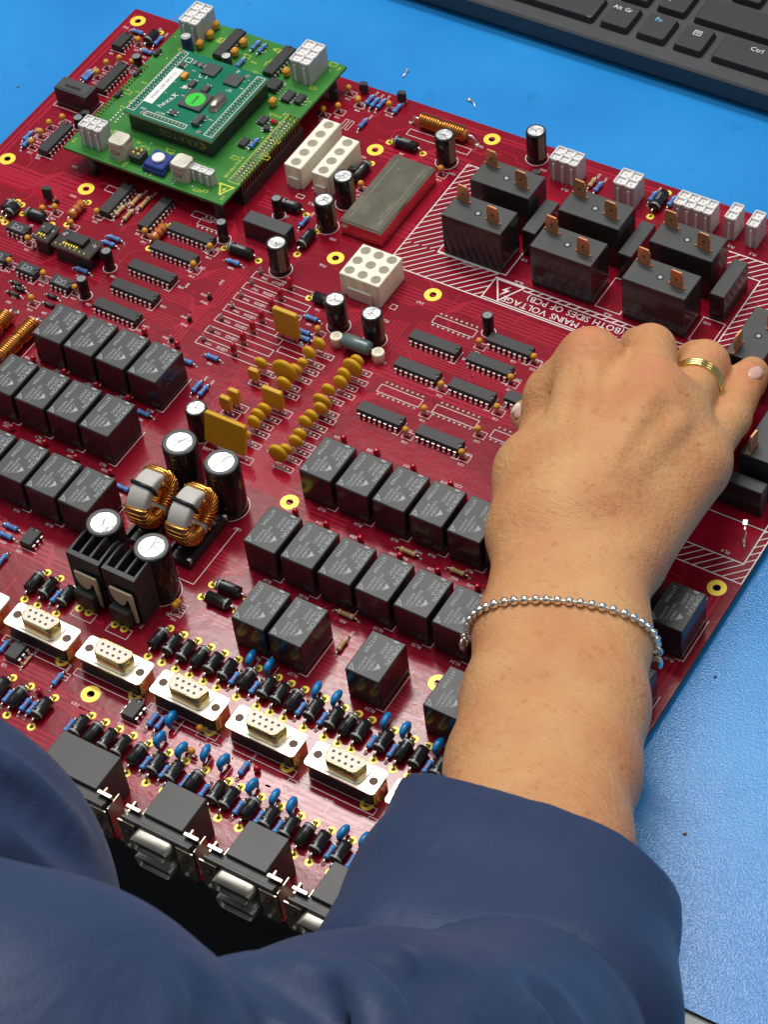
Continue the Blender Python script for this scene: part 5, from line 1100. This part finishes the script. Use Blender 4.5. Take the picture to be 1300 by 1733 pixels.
CREASES = [[(327.5, -340.8, 279.6), (341.9, -338.9, 283.2), (355.7, -340.9, 285.0), (365.8, -345.9, 285.8), (376.9, -355.7, 285.7), 5, 11], [(339.6, -312.4, 256.3), (352.2, -312.9, 260.1), (365.0, -325.9, 273.5), (373.9, -337.6, 279.5), (382.5, -350.5, 281.9), 5, 11], [(363.5, -296.2, 243.7), (365.0, -309.0, 255.1), (372.9, -324.8, 269.6), (380.4, -338.0, 276.9), (385.8, -346.8, 278.7), 5.5, 11],
           [(332.9, -319.6, 262.0), (350.5, -328.6, 277.3), (362.6, -336.0, 281.6), (374.2, -347.5, 284.2), 3.5, 6], [(224.4, -288.4, 167.4), (216.2, -291.7, 186.7), (208.3, -293.4, 196.6), (200.3, -295.3, 204.3), (190.6, -298.1, 211.5), 6, 13], [(336.2, -357.2, 312.8), (342.9, -363.5, 314.7), (350.2, -372.8, 316.6), (356.5, -383.4, 317.6), 5, 6], [(374.7, -279.6, 220.8), (383.3, -280.4, 216.3), (393.3, -286.8, 215.6), (402.2, -296.5, 216.5), 6, 8]]
def crease(p):
    """pinched valleys that deepen along short lines, with a soft shoulder beside each"""
    out = np.zeros(p.shape[:-1], np.float32)
    for line in CREASES:
        amp = line[-1]; r = line[-2]; pts = line[:-2]; d = None; n_ = len(pts) - 1
        for i_, (a, b_) in enumerate(zip(pts[:-1], pts[1:])):
            a = np.array(a, np.float32); b_ = np.array(b_, np.float32); ab = b_ - a
            t = np.clip(((p - a) @ ab) / (ab @ ab), 0, 1); q = np.linalg.norm(p - a - t[..., None] * ab, axis=-1); g = (i_ + t) / n_
            if d is None: d, gg = q, g
            else: gg = np.where(q < d, g, gg); d = np.minimum(d, q)
        w_ = amp * np.clip(gg * 1.5, 0, 1) ** 0.8
        out += w_ * (1.15 * np.exp(-d / r) - 0.5 * np.exp(-((d - 2.4 * r) / (1.2 * r)) ** 2))
    return out
UP = [((358.6, -333.8, 190.0, 60.8), (355.2, -368.1, 230.0, 62.3)), ((358.4, -269.1, 135.0, 45.5), (358.6, -333.8, 190.0, 61.8))]
BODY = [((306.8, -408.8, 280.0, 68.5), (250.5, -431.3, 280.0, 75.2)), ((154.8, -339.1, 140.0, 90.5), (106.4, -384.6, 140.0, 95.3))]
FOLD_A, FOLD_B = (333.6, -180.1, 128.0), (363.5, -209.5, 120.0)
def cut_fn(p): return p[..., 1] + 168 + 0.10 * (p[..., 2] - 60) + 1.2 * np.sin(p[..., 0] * .07)
def sleeve_fn(p):
    f = 0.5 * folds(p) + 2.2 * np.exp(-(cap_sdf(p, FOLD_A, FOLD_B, 0, 0) / 15) ** 2); t = tube3(p, 0) + f
    return np.maximum(np.maximum(t, cut_fn(p)), -np.maximum(tube3(p, -4.2) + f, -(p[..., 1] + 200)))
def shirt_fn(p):
    d = tube3(p, -0.8) + 0.5 * folds(p); d = np.maximum(d, p[..., 1] + 225)
    u = None
    for a, b_ in UP:
        q = cap_sdf(p, a[:3], b_[:3], a[3], b_[3]) + folds(p); u = q if u is None else smin(u, q, 14)
    d = smin(d, u, 3)
    e = None
    for a, b_ in BODY:
        q = cap_sdf(p, a[:3], b_[:3], a[3], b_[3]) + folds(p); e = q if e is None else smin(e, q, 6)
    return smin(d, e, 5) + crease(p)
new('shirt', sdf_mesh('shirt', shirt_fn, (-80, -600, -20), (440, -190, 410), 3.0, 'navy_cloth'), PERSON)
new('sleeve', sdf_mesh('sleeve', sleeve_fn, (225, -300, 10), (420, -140, 165), 1.7, 'navy_cloth'), PERSON)

# ------------------------------------------------------------------ bracelet and ring
def march(c, dvec, r0=4.0):
    c = np.array(c, np.float32); dvec = np.array(dvec, np.float32); t = r0
    for _ in range(60):
        q = float(skin_fn((c + dvec * t)[None])[0]); t -= q * 0.7
        if abs(q) < 0.02: break
    return t
bc = np.array((264.7, -63.1, 55.0)); lat = np.array((0.93, 0.37, 0.0)); lat /= np.linalg.norm(lat); upv = np.array((0.05, -0.12, 0.99)); upv /= np.linalg.norm(upv)
BR = new('bracelet', None, None, tuple(bc), label='silver beaded bracelet with a clasp round the wrist', cat='bracelet')
path = []
for k in range(360):
    a = R(k); dv = lat * math.cos(a) + upv * math.sin(a); path.append(bc + dv * (march(bc, dv, 24) + 1.5) + np.array((0.0, -2.5 * (1 - math.sin(a)) * .5, 0)))
path = np.array(path); seg = np.linalg.norm(np.roll(path, -1, 0) - path, axis=1); cum = np.concatenate([[0], np.cumsum(seg)]); tot = cum[-1]
nb_ = int(tot / 4.25); BEADM = MB().lathe([(0.3, -1.85), (1.1, -1.55), (1.72, -.8), (1.95, 0), (1.72, .8), (1.1, 1.55), (0.3, 1.85)], 14, 0).mesh('bead', ['silver_bead'])
pp = [path[min(359, int(np.searchsorted(cum, tot * k / nb_, side='right') - 1))] for k in range(nb_)]
for k in range(nb_):
    o = new('bead', BEADM, BR, tuple(pp[k] - bc)); t = Vector(pp[(k + 1) % nb_] - pp[k - 1]); o.rotation_euler = t.to_track_quat('Z', 'Y').to_euler()
new('chain', MB().tube([tuple(q - bc) for q in path[::6]] + [tuple(path[0] - bc)], 0.45, 6).mesh('chain', ['silver_bead']), BR)
cp = path[352]; o = new('clasp', MB().lathe([(1.7, -.6), (2.6, -.6), (2.6, .6), (1.7, .6), (1.7, -.6)], 18, 0, TM(0, 0, 2.6, rx=90), True, False).lathe([(0, -4), (2.2, -3), (2.7, 0), (2.2, 2.6), (0, 3.4)], 14, 0, TM(0.6, -1.0, -3.0) @ Matrix.Diagonal((1, .45, 1.1, 1))).mesh('clasp', ['silver_bead']), BR, tuple(cp - bc + np.array((1.6, -1.5, 0.5))))
cp = path[186]; o = new('charm', MB().lathe([(0, -.7), (2.8, -.7), (3.1, 0), (2.8, .7), (0, .7)], 18, 0, TM(0, 0, -6, ry=70)).lathe([(1.0, -.4), (1.7, -.4), (1.7, .4), (1.0, .4), (1.0, -.4)], 14, 0, TM(0, 0, -1.6, rx=90), True, False).mesh('charm', ['silver_bead']), BR, tuple(cp - bc + np.array((-1.5, -2.0, 1.0))))
ra, rb = np.array((252.2, 64.9, 50.0)), np.array((242.0, 107.0, 37.0)); ax_ = (rb - ra) / np.linalg.norm(rb - ra); rc = ra + (rb - ra) * 0.50
e1 = np.cross(ax_, (0, 0, 1)); e1 /= np.linalg.norm(e1); e2 = np.cross(e1, ax_)
rc = ra + (rb - ra) * 0.62
RG = new('ring', None, None, tuple(rc), label='stacked plain gold bands worn on the ring finger', cat='ring')
for sft, rad in ((-2.0, .95), (0.0, 1.0), (1.9, .85)):
    c0 = rc + ax_ * sft; pts = []
    for k in range(0, 361, 9):
        dv = e1 * math.cos(R(k)) + e2 * math.sin(R(k)); pts.append(tuple(c0 + dv * (min(march(c0, dv, 9), 13.0) + .35) - rc))
    new('band', MB().tube(pts, rad, 8).mesh('band', ['ring_gold']), RG)

# crumbs on the mat
for (x, y, z), r_, lab in (((331.7, -88.7, -5.0), 0.9, 'dark crumb on the blue mat beside the navy cuff'), ((308.2, -14.5, -5.0), 0.7, 'tiny dark crumb on the mat beside the board edge'), ((-191.1, 161.7, -5.0), 0.7, 'dark speck on the mat left of the small black relay')):
    b = MB(); b.lathe([(r_, 0), (r_ * 1.05, .3), (r_ * .7, .8), (0, 1.0)], 9, 0, Matrix.Diagonal((1, .7, 1, 1))); new('crumb', b.mesh('crumb', ['small_board_edge']), None, (x, y, MAT_Z), 40, label=lab, cat='crumb')
